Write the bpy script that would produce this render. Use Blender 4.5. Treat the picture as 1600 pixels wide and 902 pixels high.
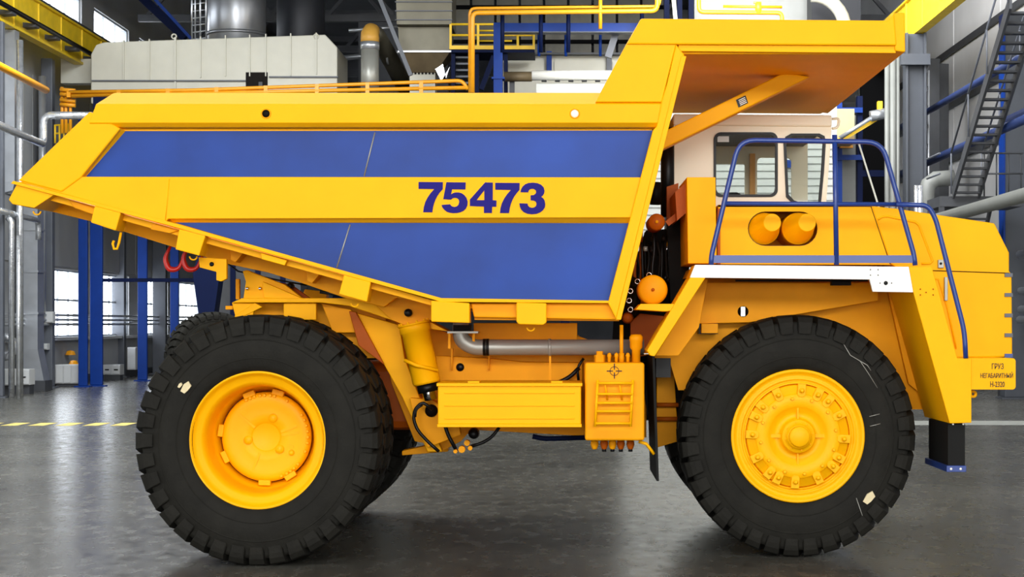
import bpy, bmesh, math, random
from mathutils import Vector, Matrix
random.seed(7)
S = bpy.context.scene
C = S.collection
for o in list(bpy.data.objects): bpy.data.objects.remove(o)
PI = math.pi
# ------------------------------------------------------------------ camera
CD, CH, F = 13.8, 1.95, 2700.0        # camera distance from truck side, eye height, focal in px (1600 wide)
cam_d = bpy.data.cameras.new('camera'); cam = bpy.data.objects.new('camera', cam_d); C.objects.link(cam)
cam.location = (0, -CD, CH); cam.rotation_euler = (PI/2, 0, 0)
cam_d.sensor_width = 36; cam_d.lens = 36*F/1600
cam_d.shift_x = -83/1600; cam_d.shift_y = 54/1600
cam_d.clip_end = 400
S.camera = cam
# ------------------------------------------------------------------ world, lights, exposure
w = bpy.data.worlds.new('world'); S.world = w; w.use_nodes = True
bg = w.node_tree.nodes['Background']; bg.inputs[0].default_value = (0.93, 0.97, 1.0, 1); bg.inputs[1].default_value = 6.5
S.view_settings.view_transform = 'Standard'; S.view_settings.look = 'None'
S.view_settings.exposure = 0.25; S.view_settings.gamma = 1
def area(name, loc, target, sx, sy, power, col=(1,1,1)):
    l = bpy.data.lights.new(name, 'AREA'); l.shape = 'RECTANGLE'; l.size = sx; l.size_y = sy; l.energy = power; l.color = col
    o = bpy.data.objects.new(name, l); C.objects.link(o); o.location = loc
    o.rotation_euler = (Vector(target)-Vector(loc)).to_track_quat('-Z', 'Y').to_euler()
    return o
area('high_bay_front', (-1, -10.5, 12.5), (0, 0.5, 1.2), 20, 5, 800, (1, .985, .96))
area('high_bay_near', (2, -24, 8.2), (0, 0, 1.2), 26, 3, 3850, (1, .985, .96))
area('front_fill', (2, -31, 3.4), (1, 0, 2.4), 26, 4, 2300, (1, .99, .97))  # added unseen fill light, brightens the cab under the canopy
area('high_bay_over', (-2, 6, 13), (-2, 6.5, 0), 16, 4, 1300, (1, .98, .95))
for k, yy in enumerate((14, 25)):
    area('high_bay_left', (-9, yy, 12.7), (-11, yy+1.5, 0), 8, 4, 2100, (.93, .97, 1))
    area('high_bay_right', (5, yy+5, 12.7), (12.6, yy+16, 5), 8, 4, 1800, (.98, .99, 1))
# ------------------------------------------------------------------ helpers
def lin(c): return tuple(((x/255)/12.92 if x/255 <= .04045 else ((x/255+.055)/1.055)**2.4) for x in c)
def mat(name, rgb, rough=.45, metal=0., var=.06, vscale=3., bump=0., bscale=40., coat=0., spec=.5):
    m = bpy.data.materials.new(name); m.use_nodes = True; nt = m.node_tree; p = nt.nodes['Principled BSDF']
    c = lin(rgb)
    p.inputs['Roughness'].default_value = rough; p.inputs['Metallic'].default_value = metal
    p.inputs['Specular IOR Level'].default_value = .5; p.inputs['IOR'].default_value = 1.5 if spec > .3 else 1.0+spec
    p.inputs['Coat Weight'].default_value = coat; p.inputs['Coat Roughness'].default_value = .12
    tc = nt.nodes.new('ShaderNodeTexCoord')
    n = nt.nodes.new('ShaderNodeTexNoise'); n.inputs['Scale'].default_value = vscale; n.inputs['Detail'].default_value = 4
    nt.links.new(tc.outputs['Object'], n.inputs['Vector'])
    r = nt.nodes.new('ShaderNodeMapRange'); r.inputs[1].default_value = .3; r.inputs[2].default_value = .7
    r.inputs[3].default_value = 1-var; r.inputs[4].default_value = 1+var
    nt.links.new(n.outputs['Fac'], r.inputs[0])
    mx = nt.nodes.new('ShaderNodeMix'); mx.data_type = 'RGBA'; mx.blend_type = 'MULTIPLY'; mx.inputs[0].default_value = 1
    mx.inputs[6].default_value = (*c, 1); nt.links.new(r.outputs[0], mx.inputs[7]); nt.links.new(mx.outputs[2], p.inputs['Base Color'])
    if bump:
        n2 = nt.nodes.new('ShaderNodeTexNoise'); n2.inputs['Scale'].default_value = bscale; n2.inputs['Detail'].default_value = 3
        nt.links.new(tc.outputs['Object'], n2.inputs['Vector'])
        b = nt.nodes.new('ShaderNodeBump'); b.inputs['Strength'].default_value = bump; b.inputs['Distance'].default_value = .01
        nt.links.new(n2.outputs['Fac'], b.inputs['Height']); nt.links.new(b.outputs[0], p.inputs['Normal'])
    return m
M = {}
M['yellow'] = mat('truck_yellow', (249,177,2), .5, var=.03, bump=.05, bscale=6, spec=.22)
M['yellow_in'] = mat('inner_shade_yellow', (240,158,4), .5, var=.07, bump=.08, bscale=8, spec=.22)  # deeper orange copy of truck_yellow, shade of recessed parts put into the colour
M['wheel_yellow'] = mat('wheel_yellow', (248,178,2), .45, var=.03, spec=.25)
M['blue'] = mat('panel_blue', (19,58,138), .4, var=.24, vscale=1.1, bump=.15, bscale=2.5, spec=.28)  # cloudy reflections on the panels painted in as tone variation
M['rail_blue'] = mat('rail_blue', (30,58,128), .3)
M['num'] = mat('number_blue', (26,18,112), .5, var=.02, spec=.2)
M['white'] = mat('trim_white', (248,246,236), .4, var=.01)
M['cabwhite'] = mat('cab_cream', (246,238,214), .5, var=.02)
M['black'] = mat('black_paint', (12,12,13), .4, spec=.3)
M['blackrub'] = mat('black_rubber', (22,22,21), .7, spec=.25)
M['text'] = mat('black_lettering', (22,20,14), .6)
M['tire'] = mat('tire_rubber', (27,26,22), .7, spec=.25, var=.25, vscale=5, bump=.35, bscale=30)
M['steel'] = mat('dull_steel_pipe', (150,150,143), .38, .35, var=.06)
M['chrome'] = mat('chrome', (210,210,210), .12, 1)
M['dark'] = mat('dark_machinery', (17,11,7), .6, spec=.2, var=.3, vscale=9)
M['brown'] = mat('oxide_orange_steel', (172,80,4), .5, var=.15, spec=.25)
M['red'] = mat('hook_red', (200,30,20), .4)
M['chalk'] = mat('wood_chip_beige', (215,200,160), .8)
M['grey'] = mat('column_grey', (84,88,96), .5, var=.08)
M['dgrey'] = mat('dark_steel', (58,60,64), .55, var=.15)
M['roof'] = mat('roof_dark', (46,48,52), .8, var=.25, vscale=.6)
M['wall'] = mat('wall_panel_grey', (150,152,154), .7, var=.1, vscale=.5)
M['wallr'] = mat('wall_panel_light', (190,190,190), .6, var=.08, vscale=.5)
M['wallb'] = mat('back_wall_dark', (64,66,70), .8, var=.3, vscale=.4)
M['galv'] = mat('galvanised', (196,200,206), .28, .75, var=.12, vscale=2, bump=.2, bscale=5)
M['foil'] = mat('foil_insulation', (215,218,222), .22, .8, var=.2, vscale=8, bump=.8, bscale=14)
M['stack'] = mat('stack_steel', (150,152,156), .33, .7, var=.15, vscale=1)
M['darkduct'] = mat('dark_duct', (40,42,48), .5, .2)
M['duct'] = mat('duct_steel', (96,92,78), .4, .5, var=.15, vscale=1.5)
M['rust'] = mat('brown_duct', (96,82,58), .6, .2, var=.2)
M['cream'] = mat('housing_cream', (196,194,180), .5, var=.03)
M['ybeam'] = mat('crane_yellow', (226,190,22), .5, var=.1)
M['ypipe'] = mat('pipe_orange', (236,158,20), .4)
M['yrail'] = mat('rail_yellow', (232,190,30), .45)
M['bcol'] = mat('column_blue', (8,48,122), .45, spec=.28, var=.08)
M['bdark'] = mat('frame_dark_blue', (6,18,52), .6, spec=.2)
M['corr'] = mat('corrugated_light', (176,178,174), .5, .1, var=.04)
M['cab_box'] = mat('cabinet_grey', (190,192,192), .5)
M['mull'] = mat('window_frame_grey', (150,156,164), .5)
M['cladding'] = mat('dull_cladding', (84,82,72), .6, var=.3, vscale=2)
M['wpipe'] = mat('dull_blue_pipe', (24,44,92), .5, var=.15)
M['elbow'] = mat('elbow_yellow_reflection', (200,150,60), .5)
M['rgrey'] = mat('right_column_grey', (60,64,71), .55)
M['rpipe'] = mat('pipe_dull_grey', (112,114,110), .5)
M['curtain'] = mat('dark_opening', (7,7,8), .8, spec=.15)
M['beigebox'] = mat('beige_box', (176,160,120), .6)
M['mark'] = mat('floor_paint_yellow', (200,180,96), .5, var=.2, vscale=4)
M['markw'] = mat('floor_paint_pale', (150,152,146), .4, var=.1, vscale=4)
def glass(name, tint, g=.12):
    m = bpy.data.materials.new(name); m.use_nodes = True; nt = m.node_tree; nt.nodes.clear()
    o = nt.nodes.new('ShaderNodeOutputMaterial'); t = nt.nodes.new('ShaderNodeBsdfTransparent'); t.inputs[0].default_value = (*tint, 1)
    gl = nt.nodes.new('ShaderNodeBsdfGlossy'); gl.inputs['Roughness'].default_value = .03
    mx = nt.nodes.new('ShaderNodeMixShader'); mx.inputs[0].default_value = g
    nt.links.new(t.outputs[0], mx.inputs[1]); nt.links.new(gl.outputs[0], mx.inputs[2]); nt.links.new(mx.outputs[0], o.inputs[0]); return m
M['glass'] = glass('window_glass', (.84,.87,.85), .04); M['wglass'] = glass('hall_window_glass', (.97,.98,1), .04)
def floor_mat():
    m = bpy.data.materials.new('polished_concrete'); m.use_nodes = True; nt = m.node_tree; p = nt.nodes['Principled BSDF']
    tc = nt.nodes.new('ShaderNodeTexCoord')
    def noise(sc, det=6, stretch=None):
        n = nt.nodes.new('ShaderNodeTexNoise'); n.inputs['Scale'].default_value = sc; n.inputs['Detail'].default_value = det
        if stretch:
            mp = nt.nodes.new('ShaderNodeMapping'); mp.inputs['Scale'].default_value = stretch
            nt.links.new(tc.outputs['Object'], mp.inputs[0]); nt.links.new(mp.outputs[0], n.inputs['Vector'])
        else: nt.links.new(tc.outputs['Object'], n.inputs['Vector'])
        return n
    a = noise(.5); b = noise(7, 3, (1, .5, 1)); s = noise(2.2, 8, (.25, 3, 1))
    cr = nt.nodes.new('ShaderNodeValToRGB'); cr.color_ramp.elements[0].position = .32; cr.color_ramp.elements[1].position = .72
    cr.color_ramp.elements[0].color = (*lin((52,51,46)), 1); cr.color_ramp.elements[1].color = (*lin((100,99,92)), 1)
    ad = nt.nodes.new('ShaderNodeMath'); ad.operation = 'MULTIPLY_ADD'; ad.inputs[1].default_value = .5
    hf = nt.nodes.new('ShaderNodeMath'); hf.operation = 'MULTIPLY'; hf.inputs[1].default_value = .25
    nt.links.new(s.outputs['Fac'], hf.inputs[0]); nt.links.new(a.outputs['Fac'], ad.inputs[0]); nt.links.new(hf.outputs[0], ad.inputs[2])
    ad2 = nt.nodes.new('ShaderNodeMath'); ad2.operation = 'MULTIPLY_ADD'; ad2.inputs[1].default_value = .25
    nt.links.new(b.outputs['Fac'], ad2.inputs[0]); nt.links.new(ad.outputs[0], ad2.inputs[2]); nt.links.new(ad2.outputs[0], cr.inputs[0])
    nt.links.new(cr.outputs[0], p.inputs['Base Color'])
    mr = nt.nodes.new('ShaderNodeMapRange'); mr.inputs[3].default_value = .15; mr.inputs[4].default_value = .36
    nt.links.new(b.outputs['Fac'], mr.inputs[0]); nt.links.new(mr.outputs[0], p.inputs['Roughness'])
    bp = nt.nodes.new('ShaderNodeBump'); bp.inputs['Strength'].default_value = .05; bp.inputs['Distance'].default_value = .02
    nt.links.new(s.outputs['Fac'], bp.inputs['Height']); nt.links.new(bp.outputs[0], p.inputs['Normal'])
    return m
M['floor'] = floor_mat()

def X(u, Y=0.): return (u-883)*(Y+CD)/F
def Z(v, Y=0.): return CH+(505-v)*(Y+CD)/F
def P(u, v, Y): return Vector((X(u,Y), Y, Z(v,Y)))
WL = {}     # world location of every object we build
class MB:
    def __init__(s): s.v = []; s.f = []; s.sm = []
    def add(s, vs, fs, smooth=False):
        n = len(s.v); s.v += [Vector(p) for p in vs]; s.f += [tuple(i+n for i in f) for f in fs]; s.sm += [smooth]*len(fs); return s
    def box(s, x0, x1, y0, y1, z0, z1):
        vs = [(x,y,z) for z in (z0,z1) for y in (y0,y1) for x in (x0,x1)]
        return s.add(vs, [(0,2,3,1),(4,5,7,6),(0,1,5,4),(2,6,7,3),(0,4,6,2),(1,3,7,5)])
    def pbox(s, u0, u1, v0, v1, Y0, Y1):      # box whose near face spans a measured rectangle at depth Y0
        return s.box(X(u0,Y0), X(u1,Y0), Y0, Y1, Z(v1,Y0), Z(v0,Y0))
    def prism(s, pts, y0, y1):                # pts (x,z)
        n = len(pts); a = sum(pts[i][0]*pts[(i+1)%n][1]-pts[(i+1)%n][0]*pts[i][1] for i in range(n))
        if a < 0: pts = pts[::-1]
        vs = [(x,y0,z) for x,z in pts]+[(x,y1,z) for x,z in pts]
        fs = [tuple(range(n)), tuple(range(2*n-1, n-1, -1))]+[((i+1)%n, i, i+n, (i+1)%n+n) for i in range(n)]
        return s.add(vs, fs)
    def pprism(s, uv, Y0, Y1): return s.prism([(X(u,Y0), Z(v,Y0)) for u,v in uv], Y0, Y1)
    def hexa(s, a, b):                        # two quads of 4 points each
        return s.add(list(a)+list(b), [(0,1,2,3),(7,6,5,4),(0,4,5,1),(1,5,6,2),(2,6,7,3),(3,7,4,0)])
    def loft(s, secs, smooth=False):          # same-length closed sections
        n = len(secs[0]); vs = [p for sec in secs for p in sec]; fs = []
        for k in range(len(secs)-1):
            for i in range(n): fs.append((k*n+i, k*n+(i+1)%n, (k+1)*n+(i+1)%n, (k+1)*n+i))
        fs.append(tuple(range(n-1,-1,-1))); fs.append(tuple((len(secs)-1)*n+i for i in range(n)))
        return s.add(vs, fs, smooth)
    def tube(s, pts, r, n=10, cap=True):
        pts = [Vector(p) for p in pts]; rr = r if isinstance(r, (list,tuple)) else [r]*len(pts)
        secs = []; ref = None
        for i,p in enumerate(pts):
            t = ((pts[min(i+1,len(pts)-1)]-p).normalized()+(p-pts[max(i-1,0)]).normalized()) if 0<i<len(pts)-1 else (pts[min(i+1,len(pts)-1)]-pts[max(i-1,0)])
            t.normalize()
            if ref is None: ref = Vector((0,0,1)) if abs(t.z)<.9 else Vector((1,0,0))
            a = t.cross(ref).normalized(); b = t.cross(a).normalized(); ref = a.cross(t).normalized()
            if ref.dot(b) < 0: pass
            secs.append([p+(a*math.cos(2*PI*k/n)+ref*math.sin(2*PI*k/n))*rr[i] for k in range(n)])
        vs = [q for sec in secs for q in sec]; fs = []
        for k in range(len(secs)-1):
            for i in range(n): fs.append((k*n+i, k*n+(i+1)%n, (k+1)*n+(i+1)%n, (k+1)*n+i))
        s.add(vs, fs, True)
        if cap: s.add(secs[0], [tuple(range(n-1,-1,-1))]); s.add(secs[-1], [tuple(range(n))])
        return s
    def bar(s, a, b, w, h=None):              # square bar between two points
        a = Vector(a); b = Vector(b); h = h or w; t = (b-a).normalized(); up = Vector((0,0,1)) if abs(t.z)<.95 else Vector((0,1,0))
        x = t.cross(up).normalized()*w/2; y = x.cross(t).normalized()*h/2
        q = [-x-y, x-y, x+y, -x+y]
        return s.hexa([a+k for k in q], [b+k for k in q])
    def lathe(s, prof, c=(0,0,0), n=48, axis='Y', smooth=True, close=False, a0=0.):
        # prof: (r, t) along axis
        vs = []; m = len(prof)
        for k in range(n):
            a = 2*PI*k/n+a0; ca, sa = math.cos(a), math.sin(a)
            for r,t in prof:
                p = (r*ca, t, r*sa) if axis=='Y' else ((r*ca, r*sa, t) if axis=='Z' else (t, r*ca, r*sa))
                vs.append((p[0]+c[0], p[1]+c[1], p[2]+c[2]))
        fs = []
        for k in range(n):
            k2 = (k+1)%n
            for i in range(m-1 if not close else m):
                j = (i+1)%m; fs.append((k*m+i, k2*m+i, k2*m+j, k*m+j))
        return s.add(vs, fs, smooth)
    def build(s, name, m, parent=None, bevel=0., label=None, cat=None, group=None, kind=None, seg=2, origin=None, rn=True):
        lo = Vector([min(p[i] for p in s.v) for i in range(3)]); hi = Vector([max(p[i] for p in s.v) for i in range(3)])
        o3 = Vector(origin) if origin else Vector(((lo.x+hi.x)/2, (lo.y+hi.y)/2, lo.z))
        me = bpy.data.meshes.new(name); me.from_pydata([p-o3 for p in s.v], [], s.f)
        me.polygons.foreach_set('use_smooth', s.sm)
        if rn:
            bm = bmesh.new(); bm.from_mesh(me); bmesh.ops.remove_doubles(bm, verts=bm.verts, dist=1e-5)
            bmesh.ops.recalc_face_normals(bm, faces=bm.faces); bm.to_mesh(me); bm.free()
        me.materials.append(M[m] if isinstance(m, str) else m)
        return link(name, me, o3, parent, bevel, label, cat, group, kind, seg)
def link(name, me, o3, parent=None, bevel=0., label=None, cat=None, group=None, kind=None, seg=2):
    o = bpy.data.objects.new(name, me); C.objects.link(o)
    WL[o.name] = Vector(o3)
    if parent: o.parent = parent; o.location = Vector(o3)-WL[parent.name]
    else: o.location = o3
    if bevel:
        b = o.modifiers.new('bevel', 'BEVEL'); b.width = bevel; b.segments = seg; b.limit_method = 'ANGLE'; b.angle_limit = .6
    if label: o['label'] = label
    if cat: o['category'] = cat
    if group: o['group'] = group
    if kind: o['kind'] = kind
    return o
def thing(name, loc, label, cat, group=None, kind=None):
    o = bpy.data.objects.new(name, None); C.objects.link(o); o.location = loc; WL[o.name] = Vector(loc); o.empty_display_size = .2
    if label: o['label'] = label
    if cat: o['category'] = cat
    if group: o['group'] = group
    if kind: o['kind'] = kind
    return o
def dup(src, wloc, parent=None, rot=None):
    o = src.copy(); C.objects.link(o); WL[o.name] = Vector(wloc)
    if parent: o.parent = parent; o.location = Vector(wloc)-WL[parent.name]
    else: o.location = wloc
    if rot is not None: o.rotation_euler = rot
    return o
def plate(name, outer, holes, y0, y1, m, parent, bevel=0., Yref=None, **kw):   # flat plate with holes, outlines (u,v) measured at its near face
    yr = y0 if Yref is None else Yref
    cu = bpy.data.curves.new(name, 'CURVE'); cu.dimensions = '2D'; cu.fill_mode = 'BOTH'; cu.extrude = (y1-y0)/2
    for loop in [outer]+list(holes):
        sp = cu.splines.new('POLY'); sp.points.add(len(loop)-1); sp.use_cyclic_u = True
        for i,(u,v) in enumerate(loop): sp.points[i].co = (X(u,yr), Z(v,yr), 0, 1)
    t = bpy.data.objects.new('tmp', cu); C.objects.link(t)
    me = bpy.data.meshes.new_from_object(t.evaluated_get(bpy.context.evaluated_depsgraph_get()))
    bpy.data.objects.remove(t); bpy.data.curves.remove(cu)
    xs = [v.co.x for v in me.vertices]; zs = [v.co.y for v in me.vertices]
    c = Vector(((min(xs)+max(xs))/2, (y0+y1)/2, min(zs)))
    for v in me.vertices: v.co = Vector((v.co.x-c.x, -v.co.z, v.co.y-c.z))
    bm = bmesh.new(); bm.from_mesh(me); bmesh.ops.remove_doubles(bm, verts=bm.verts, dist=1e-5)
    bmesh.ops.recalc_face_normals(bm, faces=bm.faces); bm.to_mesh(me); bm.free()
    me.name = name; me.materials.clear(); me.materials.append(M[m])
    return link(name, me, c, parent, bevel, **kw)
def letters(name, txt, u, v, Y, width, height, m, parent, bold=.006):   # flat lettering: centre (u,v), size in metres
    cu = bpy.data.curves.new(name, 'FONT'); cu.body = txt; cu.size = 1; cu.align_x = 'CENTER'; cu.align_y = 'CENTER'; cu.extrude = .0015; cu.offset = bold
    t = bpy.data.objects.new('tmp', cu); C.objects.link(t)
    me = bpy.data.meshes.new_from_object(t.evaluated_get(bpy.context.evaluated_depsgraph_get()))
    bpy.data.objects.remove(t)
    xs = [q.co.x for q in me.vertices]; ys = [q.co.y for q in me.vertices]; sx = width/(max(xs)-min(xs)); sy = height/(max(ys)-min(ys))
    cx = (max(xs)+min(xs))/2; cy = (max(ys)+min(ys))/2
    for q in me.vertices: q.co = Vector(((q.co.x-cx)*sx, -q.co.z, (q.co.y-cy)*sy))
    me.materials.clear(); me.materials.append(M[m])
    return link(name, me, P(u,v,Y), parent)
def rounded(u0, u1, v0, v1, r, n=5):
    out = []
    for cx,cy,a in ((u1-r,v0+r,-90),(u1-r,v1-r,0),(u0+r,v1-r,90),(u0+r,v0+r,180)):
        for k in range(n+1):
            t = math.radians(a+90*k/n); out.append((cx+r*math.cos(t), cy+r*math.sin(t)))
    return out
def circ(u, v, r, n=20): return [(u+r*math.cos(2*PI*k/n), v+r*math.sin(2*PI*k/n)) for k in range(n)]
def arc3(pts, r=.1, n=5):       # round the corners of a 3D path
    pts = [Vector(p) for p in pts]; out = [pts[0]]
    for i in range(1, len(pts)-1):
        a, b, c = pts[i-1], pts[i], pts[i+1]; d1 = (a-b); d2 = (c-b); k = min(r, d1.length*.45, d2.length*.45)
        p0 = b+d1.normalized()*k; p1 = b+d2.normalized()*k
        for j in range(n+1):
            t = j/n; out.append(p0*(1-t)**2+b*2*t*(1-t)+p1*t*t)
    out.append(pts[-1]); return out
def arcuv(pts, Y, r=.1): return arc3([P(u,v,Y) for u,v in pts], r)

# ================================================================== SETTING
XL, XR, YB, RZ = -16.0, 12.6, 78.0, 16.5
MB().box(XL-.3, XR+.3, -32, YB+.3, -.3, 0).build('floor', 'floor', kind='structure')
MB().box(XL-.3, XR+.3, -32, YB+.3, RZ, RZ+.3).build('ceiling', 'roof', kind='structure')
MB().box(XL, XR, YB, YB+.3, 0, RZ).build('wall_back', 'wallb', kind='structure')
MB().box(XL, XR, -32.3, -32, 0, RZ).build('wall_front', 'wall', kind='structure')
# left wall with two strips of window openings: bays of 6.2 m
bay0 = 38.7-6.2*11
wb = MB(); T = .3
wb.box(XL-T, XL, -32, YB, 0, 1.5); wb.box(XL-T, XL, -32, YB, 3.66, 11.55); wb.box(XL-T, XL, -32, YB, 12.68, RZ)
wins = []
k = 0
edges = []
while bay0+6.2*k < YB-6:
    y0 = bay0+6.2*k; edges.append((y0, y0+4.7)); k += 1
prev = -32.
low = [e for e in edges if e[0] > 38 or e[1] < 5]
for a,b in low:
    if a > prev: wb.box(XL-T, XL, prev, a, 1.5, 3.66)
    prev = b
wb.box(XL-T, XL, prev, YB, 1.5, 3.66); prev = -32.
for a,b in edges:
    if a > prev: wb.box(XL-T, XL, prev, a, 11.55, 12.68)
    prev = b
wb.box(XL-T, XL, prev, YB, 11.55, 12.68)
wall_left = wb.build('wall_left', 'wall', kind='structure')
wn = 0
for a,b in edges:
    for (z0,z1,nh,nv) in ((1.5,3.66,3,2),(11.55,12.68,2,1)):
        if b < 25 or (z0 < 5 and (a,b) not in low): continue
        wn += 1
        fr = MB()
        for zz in (z0, z1-.06): fr.box(XL-.16, XL-.08, a, b, zz, zz+.06)
        for yy in (a, b-.06): fr.box(XL-.16, XL-.08, yy, yy+.06, z0, z1)
        wf = fr.build('window_%d' % wn, 'mull', kind='structure')
        for q in range(1, nh+1): MB().box(XL-.15, XL-.09, a+(b-a)*q/(nh+1)-.02, a+(b-a)*q/(nh+1)+.02, z0+.06, z1-.06).build('mullion', 'mull', wf)
        if nv == 2: MB().box(XL-.15, XL-.09, a+.06, b-.06, z0+(z1-z0)*.55-.03, z0+(z1-z0)*.55+.03).build('transom', 'mull', wf)
        MB().box(XL-.125, XL-.115, a+.06, b-.06, z0+.06, z1-.06).build('pane', 'wglass', wf)
# sill under the lower windows
MB().box(XL, XL+.15, 20, YB, 1.4, 1.5).build('trim_1', 'cab_box', kind='structure')
# cladding cassettes proud of the left wall
for j in range(7, len(edges)-1):
    y0 = edges[j][0]-.7
    for z0,z1 in ((3.75,5.6),(5.65,7.5),(7.55,9.4)):
        MB().box(XL, XL+.04, y0+.03, y0+6.15, z0, z1).build('panel', 'wall', wall_left)
# right wall with cladding cassettes
wall_right = MB().box(XR, XR+.3, -32, YB, 0, RZ).build('wall_right', 'wallr', kind='structure')
base = None
for j in range(7):
    for q in range(8):
        y0 = 24+6*j; z0 = .3+1.75*q
        if base is None: base = MB().box(XR-.06, XR, y0+.04, y0+5.9, z0, z0+1.68).build('panel', 'wallr', wall_right); by = y0; bz = z0; bl = WL[base.name].copy()
        else: dup(base, bl+Vector((0, y0-by, z0-bz)), wall_right)
for q in (1,3,4,5,6):
    MB().box(XR-.16, XR-.06, 24, 66, .3+1.75*q-.15, .3+1.75*q+.05).build('girt', 'dgrey', wall_right)
MB().box(XL, XL+.06, 20, YB, 0, .25).build('baseboard_left', 'dgrey', kind='structure')
# roof trusses
for k, yy in enumerate((42, 49, 56, 63, 70)):
    tr = thing('roof_truss', (-1.7, yy, 12.9), 'dark steel roof truss spanning the hall high up, number %s from the camera' % ('one','two','three','four','five')[k], 'truss', 'roof trusses')
    tr['label'] = ['nearest dark roof truss above the cream housing','second dark roof truss back, above the round stacks','third dark roof truss, midway down the hall','fourth dark roof truss, second from the back wall','farthest dark roof truss close to the back wall'][k]
    MB().box(XL+.5, XR-.5, yy-.12, yy+.12, 12.9, 13.15).build('bottom_chord', 'dgrey', tr)
    MB().box(XL+.5, XR-.5, yy-.12, yy+.12, 15.6, 15.85).build('top_chord', 'dgrey', tr)
    n = 12
    for q in range(n):
        xa = XL+.8+(XR-XL-1.6)*q/n; xb = XL+.8+(XR-XL-1.6)*(q+1)/n
        a, b = ((xa,yy,13.1),(xb,yy,15.65)) if q%2 == 0 else ((xa,yy,15.65),(xb,yy,13.1))
        MB().bar(a, b, .14).build('brace', 'dgrey', tr)
# floor markings
fm = thing('floor_marking', P(100,663,0), 'yellow dashed safety stripe painted on the floor at the far left', 'floor marking'); fm.location = (-12, 20, 0); WL[fm.name] = Vector((-12,20,0))
for q in range(18):
    x0 = -15.4+q*.52
    MB().prism([(x0, 0), (x0+.3,0),(x0+.3,.004),(x0,.004)], 19.0, 19.9).build('dash', 'mark', fm)
MB().box(6.5, 9.2, 19.2, 20.6, 0, .004).build('floor_marking', 'markw', label='pale grey painted patch on the floor right of the truck front', cat='floor marking')

# ================================================================== LEFT BACKGROUND
def runway(x, side, label):
    t = thing('crane_runway_beam', (x, 30, 9.95), label, 'crane beam')
    y0 = 10
    MB().box(x-.06, x+.06, y0, 75, 9.98, 11.02).build('web', 'ybeam', t)
    MB().box(x-.14, x+.14, y0, 75, 9.92, 9.99).build('flange', 'ybeam', t)
    MB().box(x-.14, x+.14, y0, 75, 11.02, 11.08).build('flange', 'ybeam', t)
    b = None
    for k in range(24):
        yy = 22+k*2.2; c = Vector((x+side*.13, yy, 9.99))
        if b is None: b = MB().box(min(x,x+side*.1), max(x,x+side*.1), yy-.03, yy+.03, 9.99, 11.02).build('stiffener', 'ybeam', t); l0 = WL[b.name].copy(); yb = yy
        else: dup(b, l0+Vector((0, yy-yb, 0)), t)
    MB().box(x-.06, x+.06, y0, 75, 11.08, 11.2).build('crane_rail', 'dgrey', t)
    return t
rl = runway(-15.0, 1, 'yellow crane runway beam with a black conductor bar, top left')
MB().tube([(-14.62, 20, 10.25), (-14.62, 50, 10.25)], .07).build('conductor_bar', 'black', rl)
for k in range(14): MB().prism([(-14.94,10.1),(-14.6,10.12),(-14.6,10.2),(-14.94,10.24)], 28+k*2-.2, 28+k*2+.2).build('bracket', 'dgrey', rl)
runway(9.75, -1, 'yellow crane runway beam at the top right')
def column(x, y, wx, wy, h, m, label, name='steel_column', flange=True):
    t = thing(name, (x,y,0), label, 'column')
    MB().box(x-wx/2, x+wx/2, y-.03, y+.03, 0, h).build('web', m, t)
    for s in (-1,1): MB().box(x+s*wx/2-.03, x+s*wx/2+.03, y-wy/2, y+wy/2, 0, h).build('flange', m, t)
    MB().box(x-wx/2-.1, x+wx/2+.1, y-wy/2-.1, y+wy/2+.1, 0, .05).build('base_plate', m, t)
    return t
def boxcol(x, y, wx, wy, h, m, label, name='steel_column', cap=True):
    t = thing(name, (x,y,0), label, 'column', 'blue columns at left' if name == 'blue_column' else 'steel wall columns')
    MB().box(x-wx/2, x+wx/2, y-wy/2, y+wy/2, .04, h).build('shaft', m, t, bevel=.02)
    MB().box(x-wx/2-.1, x+wx/2+.1, y-wy/2-.1, y+wy/2+.1, 0, .04).build('base_plate', m, t)
    return t
def XY(u, d): return (u-883)*d/F, d-CD
x,y = XY(75, 52); boxcol(x, y, .34, .3, 9.9, 'grey', 'grey column under the left crane beam beside the round galvanised pipe')
x,y = XY(15, 47); t = thing('hanging_duct', (x,y,5.6), 'square grey duct with a tapered end hanging at the far-left edge', 'duct')
MB().box(x-.2, x+.2, y-.2, y+.2, Z(285,33.2), 9.9).build('duct_run', 'galv', t)
MB().loft([[(x-.2,y-.2,Z(285,33.2)),(x+.2,y-.2,Z(285,33.2)),(x+.2,y+.2,Z(285,33.2)),(x-.2,y+.2,Z(285,33.2))],[(x-.1,y-.2,Z(302,33.2)),(x+.15,y-.2,Z(298,33.2)),(x+.15,y+.1,Z(298,33.2)),(x-.1,y+.1,Z(302,33.2))]]).build('duct_end', 'galv', t)
MB().box(x-.23, x+.23, y-.23, y+.23, Z(210,33.2), Z(206,33.2)).build('joint_flange', 'galv', t)
MB().box(-16, x-.2, y-.05, y+.05, Z(207,33.2)-.1, Z(207,33.2)).build('wall_bracket', 'grey', t)
x,y = XY(-6, 45); boxcol(x, y, .4, .2, 9.8, 'grey', 'grey column cut by the left picture edge')
x,y = XY(186, 62); boxcol(x, y, .45, .3, 9.9, 'grey', 'grey pier between the blue pair and the third blue column')
x,y = XY(250, 66); boxcol(x, y, .5, .3, 9.9, 'grey', 'grey pier with a silver pipe left of the red hooks')
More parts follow.
